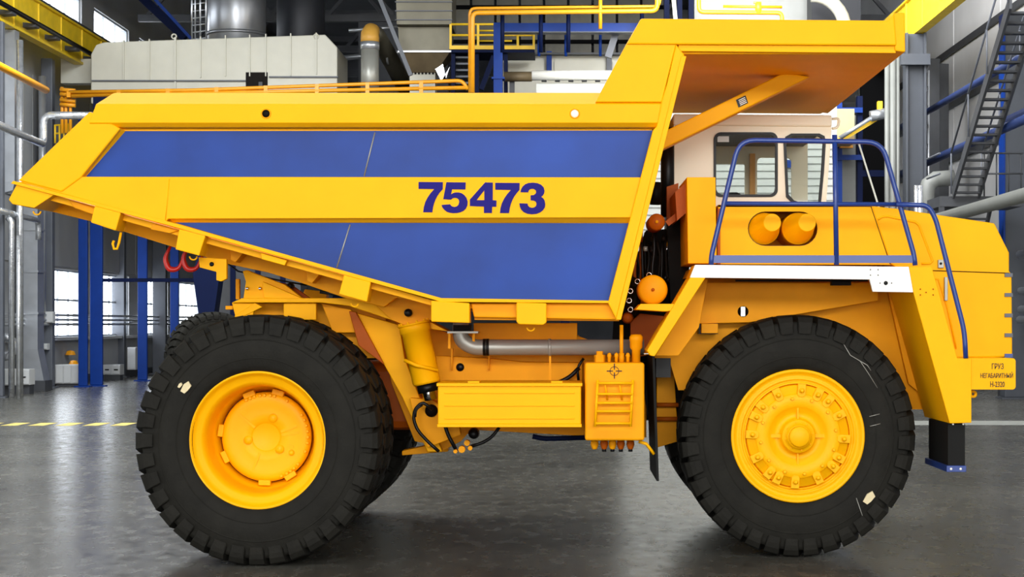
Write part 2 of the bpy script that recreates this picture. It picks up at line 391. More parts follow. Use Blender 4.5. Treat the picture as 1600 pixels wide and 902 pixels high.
# silver ducts and pipes along the left wall
def pipe(name, pts, r, m, label, n=14, cat='pipe', bands=0, rr=.25):
    t = MB().tube(arc3(pts, rr), r, n).build(name, m, label=label, cat=cat)
    return t
x,y = XY(49, 49.8); b = MB().box(x-.27, x+.27, y-.3, y+.3, 1.2, 6.2).add([], []); 
t = thing('vertical_air_duct', (x,y,0), 'square galvanised duct standing left of the round pipe by the far-left windows', 'duct')
b.build('duct_run', 'galv', t)
for zz in (2.2, 3.4, 4.6, 5.8): MB().box(x-.3, x+.3, y-.33, y+.33, zz, zz+.06).build('joint_flange', 'galv', t)
MB().prism([(x-.27,1.2),(x+.27,1.2),(x+.45,.3),(x-.2,.3)], y-.3, y+.3).build('outlet_hood', 'galv', t)
MB().box(x-.25, x+.5, y-.35, y+.35, 0, .3).build('duct_foot', 'dgrey', t)
x,y = XY(70, 51.7); pipe('round_pipe', [(x,y+.15-.4,2.3),(x,y+.15-.4,9.3)], .11, 'galv', 'round galvanised pipe rising beside the grey column')
x,y = XY(31, 45.5); pipe('round_pipe', [(x,y,0),(x,y,9.4)], .09, 'foil', 'slim foil pipe rising behind the truck tail at far left')
x,y = XY(18, 45); pipe('insulated_pipe', [(x,y,.0),(x,y,4.6),(x-.1,y,4.7)], .08, 'foil', 'foil wrapped pipe with a bend at the far-left edge')
x,y = XY(29, 44.4); pipe('insulated_pipe', [(x,y,.0),(x,y,4.2)], .06, 'foil', 'thin foil wrapped pipe right beside the bent one at far left')
pipe('insulated_pipe', [P(-60,170,24), P(68,226,31.5), P(68,180,31.5), P(145,181,31.5)], .1, 'foil', 'foil wrapped pipe stepping up behind the truck tail')
pipe('insulated_pipe', [P(-5,328,30), P(60,345,34.5), P(60,375,34.5)], .08, 'foil', 'foil wrapped pipe just below the truck tail lip')
pipe('gas_pipe', [P(-60,72,22), P(72,141,29)], .09, 'ypipe', 'orange pipe slanting across the far upper left')
for k,(v0,lab) in enumerate(((493,'upper'),(500,'middle'),(507,'lower'))):
    pipe('wall_pipe', [(XL+.5, 28, Z(v0,40)+.0), (XL+.5, 72, Z(v0,40))], .04, 'galv', '%s of the three thin pipes running below the far-left windows' % lab, 8)
pipe('floor_duct', [P(-20,525,31.5), P(20,528,31.5), P(20,556,31.5), P(-20,560,31.5)], .12, 'foil', 'low foil duct loop above the left-edge heater', cat='duct')
# wall boxes
def cabinet(name, u0, u1, v0, v1, d, dep, m, label, doors=2, cat='cabinet', slot=False):
    Y = d-CD; t = thing(name, P((u0+u1)/2, v1, Y), label, cat)
    if cat == 'cabinet' and Z(v1,Y) > 0: MB().box(X(u0+1,Y), X(u1-1,Y), Y+.05, Y+dep-.05, 0, Z(v1,Y)).build('plinth', 'dgrey', t)
    MB().pbox(u0, u1, v0, v1, Y, Y+dep).build('body', m, t, bevel=.01)
    for k in range(doors):
        a = u0+(u1-u0)*k/doors+.8; bb = u0+(u1-u0)*(k+1)/doors-.8
        dr = MB().pbox(a, bb, v0+1.5, v1-1.5, Y-.04, Y).build('door', m, t, bevel=.005)
        if slot: MB().pbox(a+(bb-a)*.25, a+(bb-a)*.75, (v0+v1)/2-1, (v0+v1)/2+1, Y-.055, Y-.04).build('vent_slot', 'black', dr)
    return t
cabinet('floor_cabinet', -2, 22, 577, 603, 47, .5, 'cab_box', 'low grey floor cabinet cut by the left picture edge', 1)
cabinet('floor_cabinet', 24, 46, 577, 602, 47.3, .5, 'cab_box', 'low grey cabinet with a dark slot left of the square duct', 1, slot=True)
cabinet('floor_cabinet', 86, 124, 570, 600, 53, .5, 'cab_box', 'grey cabinet behind the first blue column', 3)
cabinet('floor_cabinet', 160, 188, 570, 586, 59, .5, 'cab_box', 'pale cabinet with slots right of the blue column pair', 2, slot=True)
cabinet('wall_box', 66, 83, 487, 505, 51.6, .25, 'cab_box', 'grey switch box on the column, upper of two', 1, 'switch box')
cabinet('wall_box', 61, 74, 537, 547, 51.6, .25, 'cab_box', 'small grey switch box on the column, lower of two', 1, 'switch box')
cabinet('wall_box', 199, 212, 543, 578, 61, .3, 'cab_box', 'tall pale box left of the third blue column', 1, 'switch box')
MB().lathe([(0,.12),(.1,.1),(.15,0),(.17,-.02),(0,-.02)], P(115,569,40.3), 14, 'Z').build('hard_hat', 'ypipe', label='orange hard hat lying on the grey cabinet', cat='helmet')
MB().lathe([(0,.14),(.12,.1),(.16,0),(.18,-.02),(0,-.02)], P(110.2,554,41.5), 14, 'Z').build('hard_hat', 'ypipe', label='orange hard hat hanging above the grey cabinet', cat='helmet')
# blue columns
bt = []
for (u, d, wd, lab) in ((130, 52.6, .27, 'leftmost blue column, thinner of the pair'), (151, 53.2, .38, 'wide blue column, right one of the pair'), (223, 58, .32, 'single blue column behind the tail of the truck'), (273, 62, .3, 'blue column behind the red hooks')):
    x,y = XY(u, d); bt.append(boxcol(x, y, wd, .14, 8.18, 'bcol', lab, 'blue_column'))
x,y = XY(326, 44); t = thing('blue_machine_post', (x,y,0), 'dark blue flared post behind the rear of the truck', 'machine')
MB().loft([[(x-w1,y-.3,z),(x+w1,y-.3,z),(x+w1,y+.3,z),(x-w1,y+.3,z)] for w1,z in ((.2,.0),(.2,2.2),(.34,3.2),(.2,3.7),(.16,4.6))]).build('post', 'bdark', t)
MB().box(x-.7, x+.7, y-.5, y+.5, 0, .1).build('base_plate', 'bdark', t)
MB().box(*[XY(123,52.4)[0], XY(330,52.4)[0]], 40.5, 40.6, Z(439,39), Z(433,39)).build('blue_tie_rail', 'bdark', label='thin dark blue rail linking the blue columns', cat='rail')
# background big tyre added after the tyre builder
# ---------------- mezzanine carrying the roof-level plant
mz = thing('mezzanine_platform', (-6, 45, 0), 'blue steel mezzanine hidden behind the dump body, carrying the plant', 'platform')
MB().box(XY(168,52)[0], 3.2, 36.8, 49, 8.35, 8.55).build('deck_plate', 'dgrey', mz)
MB().box(XY(168,52)[0], 3.2, 36.6, 36.8, 8.2, 8.55).build('edge_beam', 'bdark', mz)
for xx in (-7, -3.5, 0, 3): MB().box(xx-.15, xx+.15, 46, 46.3, 0, 8.35).build('post', 'bdark', mz)
# cream filter housing
Y0 = 38.2; t = thing('filter_housing', P(340,150,Y0), 'long cream panelled air filter housing above the dump body', 'machine')
MB().pprism([(142,85),(150,70),(162,66),(508,54),(527,74),(527,118),(527,162),(142,162)], Y0, Y0+2.5).build('shell', 'cream', t, bevel=.03)
for u,v0,v1 in ((193,66,127),(233,64,126),(313,60,121),(352,58,119),(390,57,119),(415,56,119),(454,55,118),(494,54,116)):
    MB().pbox(u-.9, u+.9, v0-3, v1, Y0-.06, Y0+.02).build('panel_seam_rib', 'cream', t)
MB().pbox(272, 275, 58, 140, Y0-.07, Y0+.02).build('panel_seam_rib', 'cream', t)
for u in (272, 494): MB().lathe([(.05,-.02),(.09,-.02),(.09,.02),(.05,.02)], P(u,57,Y0), 12, 'Y', close=True).build('lifting_eye', 'cream', t)
MB().pbox(143, 384, 125, 127, Y0-.08, Y0+.02).build('ledge', 'grey', t)
MB().pbox(420, 528, 119, 121, Y0-.08, Y0+.02).build('ledge', 'grey', t)
MB().pbox(384, 418, 113, 150, Y0-.03, Y0+.01).build('dark_opening', 'dark', t)
MB().pbox(404, 410, 128, 150, Y0-.08, Y0-.03).build('opening_post', 'dgrey', t)
# orange railing in front of housing
Y1 = 36.9; t = thing('orange_guard_rail', P(420,145,Y1), 'long orange guard rail in front of the cream housing', 'railing')
MB().tube(arc3([P(108,144,Y1), P(300,141,Y1), P(722,126,Y1), P(731,140,Y1)], .2), .055, 8).build('top_bar', 'ypipe', t)
MB().tube([P(112,150,Y1), P(731,137,Y1)], .06, 8).build('lower_bar', 'ypipe', t)
for u in (107,185,262,338,415,495,574,658): MB().pbox(u-3, u+3, 146-(u-107)*.03-3, 152, Y1-.05, Y1+.05).build('post', 'ypipe', t)
for u in (97,103,110): MB().tube([P(u,136+ (u-97)*.6,37.2), P(u,208,37.2)], .05, 8).build('riser', 'ypipe', t)
for v in (140,147,156,163): MB().tube([P(94,v,37.1), P(118,v+2,37.1)], .06, 8).build('cross_pipe', 'ypipe', t)
for u in (86,93,100,106): MB().tube([P(u,195,37.3), P(u,224,37.3)], .03, 6).build('guard_post', 'yrail', t)
for v in (196,209): MB().tube([P(86,v,37.3), P(108,v-2,37.3)], .03, 6).build('guard_bar', 'yrail', t)
MB().pbox(95, 142, 92, 130, 39.5, 40).build('beige_wall_duct', 'cream', label='beige duct section under the left crane beam', cat='duct')
# stacks
c = P(370, 60, 42); t = thing('steel_stack', (c.x, c.y, 8.55), 'fat brushed steel stack rising behind the cream housing', 'stack')
MB().lathe([(0,8.6),(.93,8.6),(.93,15.5),(0,15.5)], (c.x,c.y,0), 40, 'Z').build('shell', 'stack', t)
MB().lathe([(.93,11.2),(.97,11.2),(.97,11.3),(.93,11.3)], (c.x,c.y,0), 40, 'Z').build('band', 'stack', t)
MB().lathe([(.93,13),(.97,13),(.97,13.1),(.93,13.1)], (c.x,c.y,0), 40, 'Z').build('band', 'stack', t)
c = P(470, 60, 44); t = thing('dark_stack', (c.x, c.y, 8.55), 'dark round stack right of the steel one', 'stack')
MB().lathe([(0,8.6),(.8,8.6),(.8,15.5),(0,15.5)], (c.x,c.y,0), 32, 'Z').build('shell', 'darkduct', t)  # dark grey shell
t = thing('caged_ladder', P(310,70,41), 'pale caged ladder beside the steel stack', 'ladder')
for u in (300,305,313,322): MB().tube([P(u,70,41), P(u,-60,41)], .03, 6).build('rail', 'galv', t)
for k in range(11): MB().tube([P(300,62-k*11,41), P(322,59-k*11,41)], .022, 6).build('rung', 'galv', t)
MB().bar(P(205,-20,46), P(290,60,46), .3).build('blue_beam', 'bdark', label='dark blue slanting brace above the cream housing', cat='beam')
MB().bar(P(225,-20,44), P(300,62,44), .1).build('blue_beam', 'bcol', label='thin blue slanting tube above the cream housing', cat='beam')
# elbow duct
Y2 = 37.5; t = thing('elbow_duct', P(578,140,Y2), 'round silver elbow duct with a yellow reflection painted on its top', 'duct')
MB().tube([P(578,157,Y2), P(578,78,Y2)], .27, 20).build('riser', 'steel', t)
MB().tube([P(578,78,Y2), P(578,66,Y2)], .285, 20).build('collar', 'galv', t)
MB().tube([P(578,68,Y2), P(578,60,Y2), P(578,54,Y2+.08), P(580,49,Y2+.25), P(583,49,Y2+.5)], [.275,.275,.27,.25,.22], 20).build('elbow_cap', 'elbow', t)  # separate cap coloured yellow to imitate a reflection on the bend
MB().tube([P(580,52,Y2+.35), P(588,55,Y2+.8), P(600,75,Y2+1.5), P(612,96,Y2+2.2), P(635,140,Y2+3.2)], .27, 20).build('bend', 'duct', t)
MB().lathe([(.27,-.03),(.32,-.03),(.32,.03),(.27,.03)], P(606,85,Y2+1.8), 20, 'X').build('bend_flange', 'galv', t)
# square transition duct
Y3 = 38.5; t = thing('square_hopper_duct', P(660,140,Y3), 'square steel duct tapering into a flanged neck', 'duct')
def qd(u0,u1,v,Ya,Yb): a = P(u0,v,Ya); b = P(u1,v,Ya); return [a, b, Vector((b.x,Yb,b.z)), Vector((a.x,Yb,a.z))]
MB().loft([qd(624,702,80,Y3,Y3+1.4), qd(622,704,42,Y3,Y3+1.4)]).build('upper_box', 'duct', t)
MB().loft([qd(620,706,38,Y3-.4,Y3+1.6), qd(618,706,-30,Y3-.4,Y3+1.6)]).build('upper_duct', 'duct', t)
for k in range(5): MB().pbox(617, 707, 30-k*14, 31.5-k*14, Y3-.45, Y3-.38).build('duct_rib', 'grey', t)
MB().loft([qd(640,680,114,Y3+.3,Y3+1), qd(624,704,80,Y3,Y3+1.4)]).build('hopper', 'rust', t)
MB().loft([qd(640,680,145,Y3+.3,Y3+1), qd(640,680,114,Y3+.3,Y3+1)]).build('neck', 'cream', t)
for k in range(7): MB().pbox(642+k*5.5, 645+k*5.5, 113, 116, Y3+.26, Y3+.32).build('bolt', 'dark', t)
MB().pbox(622, 705, 79, 81.5, Y3-.04, Y3+.05).build('flange', 'galv', t)
MB().loft([[P(680,108,Y3-.2),P(692,100,Y3-.2),P(692,100,Y3),P(680,108,Y3)],[P(688,124,Y3-.2),P(697,122,Y3-.2),P(697,122,Y3),P(688,124,Y3)],[P(690,126,Y3-.2),P(703,104,Y3-.2),P(703,104,Y3),P(690,126,Y3)]]).build('foil_sheet', 'foil', label='crumpled foil sheet hanging beside the square hopper', cat='foil')
MB().bar(P(590,-10,37.3), P(642,118,37.3), .12).build('steel_strut', 'grey', label='grey strut slanting down left of the square hopper', cat='strut')
MB().tube([P(545,48,41), P(640,41,41)], .06).build('lamp_rail', 'galv', t)  # both tubes are lamp rails, only parented to the hopper duct
MB().tube([P(516,93,44), P(640,80,44)], .09).build('lamp_rail', 'galv', t)
# orange portal gas pipe
Y4 = 35.5; t = thing('gas_pipe_portal', P(740,140,Y4), 'orange gas pipe rising beside the blue gantry and running right', 'pipe')
MB().tube(arcuv([(738,145),(738,20),(1027,17),(1027,-30)], Y4, .18), .07, 10).build('main_pipe', 'ypipe', t)
MB().tube(arcuv([(734,145),(734,13),(1031,10),(1031,-30)], Y4+.3, .18), .045, 8).build('thin_pipe', 'ypipe', t)
MB().tube([P(938,45,Y4), P(938,-10,Y4)], .055, 8).build('drop_pipe', 'ypipe', t)
for u in (785,845,888,1003): MB().tube([P(u,10,Y4+.5), P(u,82,Y4+.5)], .06, 8).build('hanger', 'bdark', t)
t = thing('gas_pipe_branch', P(1150,40,Y4), 'orange pipe with a valve above the canopy, right of the portal pipe', 'pipe')
MB().tube(arcuv([(1092,-30),(1092,19),(1222,20),(1222,60)], Y4, .15), .06, 10).build('main_pipe', 'ypipe', t)
MB().tube(arcuv([(1130,10),(1222,11)], Y4, .15), .04, 8).build('thin_pipe', 'ypipe', t)
MB().lathe([(0,-.15),(.09,-.15),(.09,.15),(0,.15)], P(1185,12,Y4), 12, 'Z').build('valve', 'yrail', t)
MB().pbox(1178, 1190, 2, 5, Y4-.05, Y4+.05).build('valve_handle', 'yrail', t)
# access platform
Y5 = 38; t = thing('access_platform', P(770,140,Y5), 'yellow railed access platform on blue legs left of the gantry', 'platform')
for v in (38,55): MB().tube([P(704,v,Y5), P(834,v,Y5)], .035, 8).build('guard_bar', 'yrail', t)
MB().pbox(703, 835, 71, 77, Y5-.05, Y5+.05).build('toe_board', 'yrail', t)
for u in (704,747,809,834): MB().pbox(u-1.8, u+1.8, 38, 77, Y5-.06, Y5+.02).build('post', 'yrail', t)
for v in (48,64): MB().tube([P(749,v,Y5+1.2), P(800,v,Y5+1.2)], .03, 6).build('guard_bar', 'yrail', t)
MB().pbox(705, 835, 77, 82, Y5, Y5+1.6).build('floor_beam', 'bdark', t)
for u in (708,745,790): MB().pbox(u-3, u+3, 82, 150, Y5+.2, Y5+.5).build('leg', 'bdark', t)
MB().bar(P(752,140,Y5+.3), P(772,88,Y5+.3), .15).build('brace', 'bdark', t)
for k in range(5): MB().pbox(712, 732, 88+k*10, 91+k*10, Y5+.4, Y5+.8).build('tread', 'grey', t)
# gantry
Y6 = 36.6; t = thing('blue_gantry', P(860,140,Y6), 'blue gantry frame of a thick post and crossbeam', 'frame')
MB().pbox(771, 785, 35, 150, Y6, Y6+.4).build('post', 'bcol', t, bevel=.01)
MB().pbox(785, 1015, 36, 49, Y6+.05, Y6+.35).build('crossbeam', 'bcol', t)
MB().pbox(768, 788, 120, 123, Y6-.05, Y6+.45).build('splice_plate', 'bcol', t)
MB().pbox(785, 1010, 49, 50.5, Y6-.02, Y6+.42).build('lower_flange', 'grey', t)
for u in (842,884,938): MB().tube([P(u,50,Y6+1), P(u,88,Y6+1)], .05, 6).build('hanger', 'bcol', t)
MB().bar(P(963,50,Y6+.6), P(950,90,Y6+.6), .2).build('brace', 'grey', t)
# cream boxes and roller
Y7 = 40; t = thing('cream_machine_cabinet', P(880,140,Y7), 'cream machine cabinet panels under the blue gantry', 'machine')
MB().pbox(786, 1000, 84, 173.5, Y7, Y7+2).build('shell', 'cream', t)
for a,b2 in ((794,850),(866,948),(957,1000)): MB().pbox(a, b2, 96, 112, Y7-.05, Y7).build('panel', 'cream', t)
for u in (858,952): MB().pbox(u-4, u+4, 80, 112, Y7-.2, Y7-.05).build('post', 'bcol' if u==858 else 'grey', t)
MB().pbox(786, 1000, 82, 85, Y7-.3, Y7+.1).build('top_rail', 'dgrey', t)
t = thing('white_roller', P(880,122,37.5), 'long white roller tube with a brown end sleeve', 'roller')
MB().tube([P(831,118,37.75), P(1010,118,37.75)], .15, 18).build('tube', 'white', t)
MB().tube([P(787,120,37.75), P(831,120,37.75)], .145, 18).build('sleeve', 'rust', t)
for uu in (800, 990): MB().pbox(uu-4, uu+4, 120, 158, 37.85, 38).build('stand', 'dgrey', t)
for k in range(7): MB().pbox(846+k*21, 854+k*21, 125, 127, 37.32, 37.5).build('slot', 'black', t)
MB().pbox(838, 1000, 131, 154, 37, 37.8).build('white_film_bundle', 'corr', label='white wrapped bundle under the roller tube', cat='bundle')
for k,u in enumerate((1042,1062,1080)):
    MB().pbox(u-4, u+4, -40, 80, 39, 39.3).build('blue_post', 'bdark' , label=('left','middle','right')[k]+' one of three dark blue posts above the canopy', cat='post')
MB().bar(P(1052,-5,38), P(1058,60,38), .12).build('pale_strut', 'cream', label='pale slanting strut above the canopy between the dark blue posts', cat='strut')
MB().pbox(1085, 1262, -60, 70, 42, 43).build('white_wall_panel', 'corr', label='pale riveted wall panel above the canopy behind the orange pipe', cat='panel')
t = thing('arched_duct', P(1310,30,38), 'curved pale duct band above the canopy right end', 'duct')
MB().tube([P(1268+math.cos(a)*52, 45-math.sin(a)*52, 38) for a in [k*PI/16 for k in range(9)]], .2, 12).build('band', 'cream', t)
MB().pbox(1268, 1345, -40, 60, 40, 41).build('backing', 'darkduct', t)
# dark grey panels in background (upper wall cladding)
t = thing('upper_wall_cladding', (2, 50, 10), 'dull grey-beige cladding boards high behind the blue gantry', 'wall cladding')
for k in range(9): MB().pbox(700+k*38, 734+k*38, -60, 86, 47, 47.4).build('panel', 'cladding', t)
for v in (-20, 8, 62): MB().pbox(700, 1042, v, v+5, 46.8, 47).build('girt', 'curtain', t)
MB().pbox(560, 700, 20, 150, 49, 49.3).build('panel', 'wallb', t)

# white corrugated booth behind the cab
Y8 = 31; t = thing('corrugated_booth', P(1160,400,Y8), 'light corrugated booth seen behind and through the cab', 'booth')
xa, xb = X(975,Y8), X(1308,Y8)
MB().box(xa, xb, Y8+.05, Y8+3, 0, Z(150,Y8)).build('shell', 'corr', t)
bs = None
for k in range(34):
    zz = .2+k*.19
    if zz > Z(155,Y8): break
    if bs is None: bs = MB().prism([(xa,zz),(xb,zz),(xb,zz+.14),(xa,zz+.14)], Y8, Y8+.05).build('sheet_rib', 'corr', t); l0 = WL[bs.name].copy(); z0 = zz
    else: dup(bs, l0+Vector((0,0,zz-z0)), t)
MB().pbox(1225, 1262, 250, 262, Y8-.1, Y8).build('sign', 'bcol', t)
# right background
Yr = 36
t = thing('blue_tower_frame', P(1320,400,Yr), 'blue tower frame with grey columns right of the cab', 'frame')
MB().pbox(1308, 1316, 160, 610, Yr, Yr+.3).build('post', 'bcol', t)
MB().pbox(1340, 1348, 150, 610, Yr+.1, Yr+.4).build('post', 'bdark', t)
for v in (172, 246): MB().pbox(1300, 1348, v-4, v+4, Yr-.05, Yr).build('beam', 'bcol', t)
MB().pbox(1316, 1340, 180, 610, Yr+.5, Yr+.8).build('grey_panel', 'rpipe', t)
MB().pbox(1348, 1400, 266, 276, Yr+.1, Yr+.3).build('beam', 'bdark', t)
MB().bar(P(1342,225,Yr-.1), P(1375,330,Yr-.1), .05).build('stay', 'cream', t)
MB().pbox(1296, 1335, 170, 224, 34.9, 35.9).build('cream_box', 'beigebox', t)
MB().pbox(1313, 1333, 227, 231, 35.7, 35.9).build('orange_sign', 'ypipe', t)
MB().pbox(1346, 1400, 60, 605, 41, 41.3).build('dark_curtain', 'curtain', label='black opening right of the blue tower frame', cat='opening')
tw = t

MB().bar(P(1308,222,34.7), P(1368,186,34.7), .14).build('arm', 'yrail', tw)
MB().tube([P(1312,216,34.5), P(1362,184,34.5)], .06, 8).build('cylinder', 'galv', tw)
MB().tube([P(1360,182,34.4), P(1384,177,34.4)], .15, 12).build('motor', 'galv', tw)
MB().pbox(1372, 1379, 158, 178, 34.6, 34.8).build('lug', 'yrail', tw)
for k,u in enumerate((1386,1395,1403)):
    MB().tube([P(u,70,34), P(u,614,34)], (.07,.09,.05)[k], 10).build('vertical_pipe', 'rpipe', label=('leftmost','middle','rightmost')[k]+' of three grey vertical pipes right of the cab', cat='pipe')
x,y = XY(1429, 47.5); t = column(x, y, .5, .45, 9.9, 'rgrey', 'grey steel column under the right crane beam'); MB().box(x-.45, x+.35, y-.4, y-.2, 9.0, 9.3).build('bracket', 'rgrey', t)
x,y = XY(1458, 52); boxcol(x, y, .38, .2, 9.9, 'dgrey', 'dark column just right of the grey column')
x,y = XY(1474, 53); boxcol(x, y, .3, .2, 9.9, 'dgrey', 'thin dark column with a pale edge left of the stairs')
x,y = XY(1583, 44.6); t = boxcol(x, y, .55, .5, 9.9, 'rgrey', 'grey column with a blue edge right of the stairs')
MB().box(x-.32, x-.275, y-.28, y+.2, 3, 9.9).build('blue_edge', 'bcol', t)

t = thing('lattice_mast', P(1447,400,36.8), 'light lattice ladder beside the grey column', 'ladder')
for u in (1443,1451): MB().tube([P(u,110,36.8), P(u,608,36.8)], .035, 6).build('rail', 'galv', t)
for k in range(10): MB().bar(P(1443,120+k*30,36.8), P(1451,105+k*30,36.8), .05).build('rung', 'dgrey', t)
# pipes along right wall
def along(name, u, v, d, r, m, label, d0=20, d1=70):
    p = P(u, v, d-CD)
    return MB().tube([(p.x, d0, p.z), (p.x, d1, p.z)], r, 12).build(name, m, label=label, cat='pipe')
along('blue_pipe', 1440, 258, 50, .11, 'wpipe', 'lower long blue pipe along the right wall', 20, 40)
along('blue_pipe', 1440, 180, 50, .09, 'wpipe', 'upper long blue pipe along the right wall', 20, 40)
along('blue_pipe', 1590, 182, 42, .12, 'wpipe', 'blue pipe passing behind the stairs at the right edge', 15, 29)
along('grey_pipe', 1540, 322, 36.8, .15, 'rpipe', 'thick grey pipe below the stair landing', 12, 32)
for k,(u,v) in enumerate(((1590,398),(1592,455),(1592,484),(1590,500))):
    along('grey_pipe', u, v, 44, .1, 'galv', ('highest','second','third','lowest')[k]+' of the four silver pipes at the right edge beside the bumper', 20, 30)
# stairs
t = thing('steel_staircase', P(1515,300,28), 'steep dark steel staircase at the upper right', 'stairs')
xs0 = X(1493, 28.2); xs1 = xs0+.62; za = Z(302,28.2); zb = Z(5,23); 
for xx in (xs0, xs1): MB().hexa([(xx-.03,28.4,za-.12),(xx+.03,28.4,za-.12),(xx+.03,28.4,za+.2),(xx-.03,28.4,za+.2)], [(xx-.03,23.0,zb-.12),(xx+.03,23.0,zb-.12),(xx+.03,23.0,zb+.2),(xx-.03,23.0,zb+.2)]).build('stringer', 'dgrey', t)
n = 21
st = MB().box(xs0, xs1, 28.2, 28.45, za, za+.045).build('tread', 'dgrey', t); l0 = WL[st.name].copy()
for k in range(1, n): dup(st, l0+Vector((0, -5.2*k/n, (zb-za)*k/n)), t)
for xx,s in ((xs0-.06,0),(xs1+.06,0)):
    MB().tube([(xx,28.4,za+1.0),(xx,23.0,zb+1.0)], .025, 6).build('handrail', 'grey', t)
    for q in (0,.33,.66,1): 
        yy = 28.4-5.4*q; zz = za+(zb-za)*q; MB().tube([(xx,yy,zz),(xx,yy,zz+1)], .02, 6).build('baluster', 'grey', t)
t = thing('stair_landing', P(1530,320,28.5), 'steel landing with guard rail at the foot of the stairs', 'landing')
xl0, xl1 = X(1470,28.4), X(1600,28.4)
MB().box(xl0, xl1, 28.52, 30.0, za-.3, za-.05).build('deck', 'dgrey', t)
for zz in (.5, 1.0): MB().tube([(xs1+.1, 28.5, za+zz), (xl1, 28.5, za+zz)], .025, 6).build('guard_bar', 'dgrey', t)
for k in range(4): MB().tube([(xs1+.15+k*.3, 28.5, za-.05), (xs1+.15+k*.3, 28.5, za+1)], .02, 6).build('post', 'dgrey', t)
for zz in (.5, 1.0): MB().tube([(xl0, 28.5, za+zz), (xl0, 30, za+zz)], .025, 6).build('guard_bar', 'grey', t)
for yy in (28.6, 29.9): MB().box(xl0, xl0+.12, yy-.06, yy+.06, 0, za-.3).build('leg', 'dgrey', t)
t = thing('lower_staircase', P(1545,380,29), 'lower flight of dark stairs below the landing', 'stairs')
xc = X(1532, 29)
for xx in (xc, xc+.6): MB().hexa([(xx-.03,30.4,za-.3),(xx+.03,30.4,za-.3),(xx+.03,30.4,za-.05),(xx-.03,30.4,za-.05)], [(xx-.03,35.0,.0),(xx+.03,35.0,.0),(xx+.03,35.0,.25),(xx-.03,35.0,.25)]).build('stringer', 'dgrey', t)
for k in range(24): MB().box(xc, xc+.6, 30.4+4.6*k/24, 30.62+4.6*k/24, (za-.3)*(1-k/24), (za-.3)*(1-k/24)+.045).build('tread', 'dgrey', t)
t = thing('bent_air_duct', P(1450,340,34), 'dull elbow air duct left of the stair landing', 'duct')
MB().tube([P(1448,420,33), P(1448,300,33), P(1451,288,33), P(1462,280,33), P(1490,278,33)], .22, 14).build('duct_run', 'rpipe', t)
x0,y0 = XY(1595, 45); MB().box(x0-.2, x0+.55, y0+.6, y0+1.6, 0, 2.0).build('machine_crate', 'dgrey', label='dark machine block on the floor at the right edge', cat='machine')
for k,u in enumerate((1432,1438)): MB().tube([P(u,290,32), P(u,420,32)], .07, 8).build('insulated_pipe', 'foil', label=('left','right')[k]+' one of two short foil pipes above the engine hood', cat='pipe')

# ================================================================== THE DUMP TRUCK
XR_, XF_ = -2.465, 1.935       # rear and front axle
truck = thing('dump_truck', (0, 2.05, 0), 'yellow mining dump truck with blue body panels and number 75473', 'truck')
def yel(b, name, par=truck, bevel=.008, m='yellow', **k): return b.build(name, m, par, bevel=bevel, **k)
# ---------- dump body shell
FL = lambda u: 283+(u-18)*(468-283)/(690-18)        # measured line of the floor flange
def xz(u, v): return (X(u), Z(v))
b = MB()
side = [xz(60,290), xz(185,172), xz(1040,172), xz(962,478), xz(690,474)]
b.prism(side, .10, .13); b.prism(side, 4.0-.03, 4.0)
# floor, sloping plate
fl = [xz(30,290), xz(690,472), xz(960,474), xz(958,482), xz(690,482), xz(30,300)]
b.prism(fl, .10, 4.0)
# front wall
b.prism([xz(1044,95), xz(1060,95), xz(972,480), xz(957,480)], .10, 4.0)
body = b.build('dump_body', 'yellow', truck)
def part(b, name, m='yellow', bevel=.006, **k): return b.build(name, m, body, bevel=bevel, **k)
# blue panels (sheets 12 mm proud of the side wall)
part(MB().prism([xz(187,203), xz(1023,202), xz(1004,278), xz(126,277)], .088, .10), 'side_panel', 'blue', 0, label='upper blue side panel')
part(MB().prism([xz(270,347), xz(986,348), xz(955,471), xz(690,469)], .088, .10), 'side_panel', 'blue', 0, label='lower blue side panel')
part(MB().tube([Vector((X(584),.086,Z(205))), Vector((X(567),.086,Z(274)))], .006, 6), 'weld_seam', 'steel', 0)
part(MB().tube([Vector((X(545),.086,Z(350))), Vector((X(524),.086,Z(418)))], .006, 6), 'weld_seam', 'steel', 0)
def rail(prof, ul, ur):       # prof: (v, Y); ends cut on slanted lines
    secs = []
    for fn in (ul, ur): secs.append([Vector((X(fn(v)), Y, Z(v))) for v,Y in prof])
    return MB().loft(secs)
lineu = lambda u0,v0,u1,v1: (lambda v: u0+(v-v0)*(u1-u0)/(v1-v0))
# top rail
tr_ = part(rail([(141,.16),(163,-.012),(192,-.012),(198,.03),(200,.10),(150,.30),(141,.30)], lambda v: max(140, 170-(v-141)*30/34), lineu(1043,141,1027,200)), 'top_rail', bevel=.004)
# put the two round holes in as rings with recessed bores
for u in (416, 898):
    part(MB().lathe([(.030,-.012),(.032,-.018),(.040,-.018),(.042,-.010),(.030,-.008)], (X(u),0,Z(178)), 28, close=True), 'hole_ring', 'yellow_in', 0)
    part(MB().lathe([(0,-.0145),(.031,-.0145),(.031,-.005),(0,-.005)], (X(u),0,Z(178)), 24), 'hole_bore', 'dark' if u < 500 else 'white', 0, label='dark hole seen through the top rail' if u<500 else 'pale hole seen through the top rail')
# rear slanted post
part(MB().prism([xz(140,174), xz(188,201), xz(126,278), xz(96,300), xz(28,282)], .0, .14), 'rear_post', bevel=.012)
part(MB().loft([[Vector((X(185),.0,Z(199))),Vector((X(192),.09,Z(203))),Vector((X(192),.1,Z(203))),Vector((X(183),.1,Z(199)))],[Vector((X(118),.0,Z(276))),Vector((X(128),.09,Z(277))),Vector((X(128),.1,Z(277))),Vector((X(118),.1,Z(276)))]]), 'post_chamfer', bevel=0)
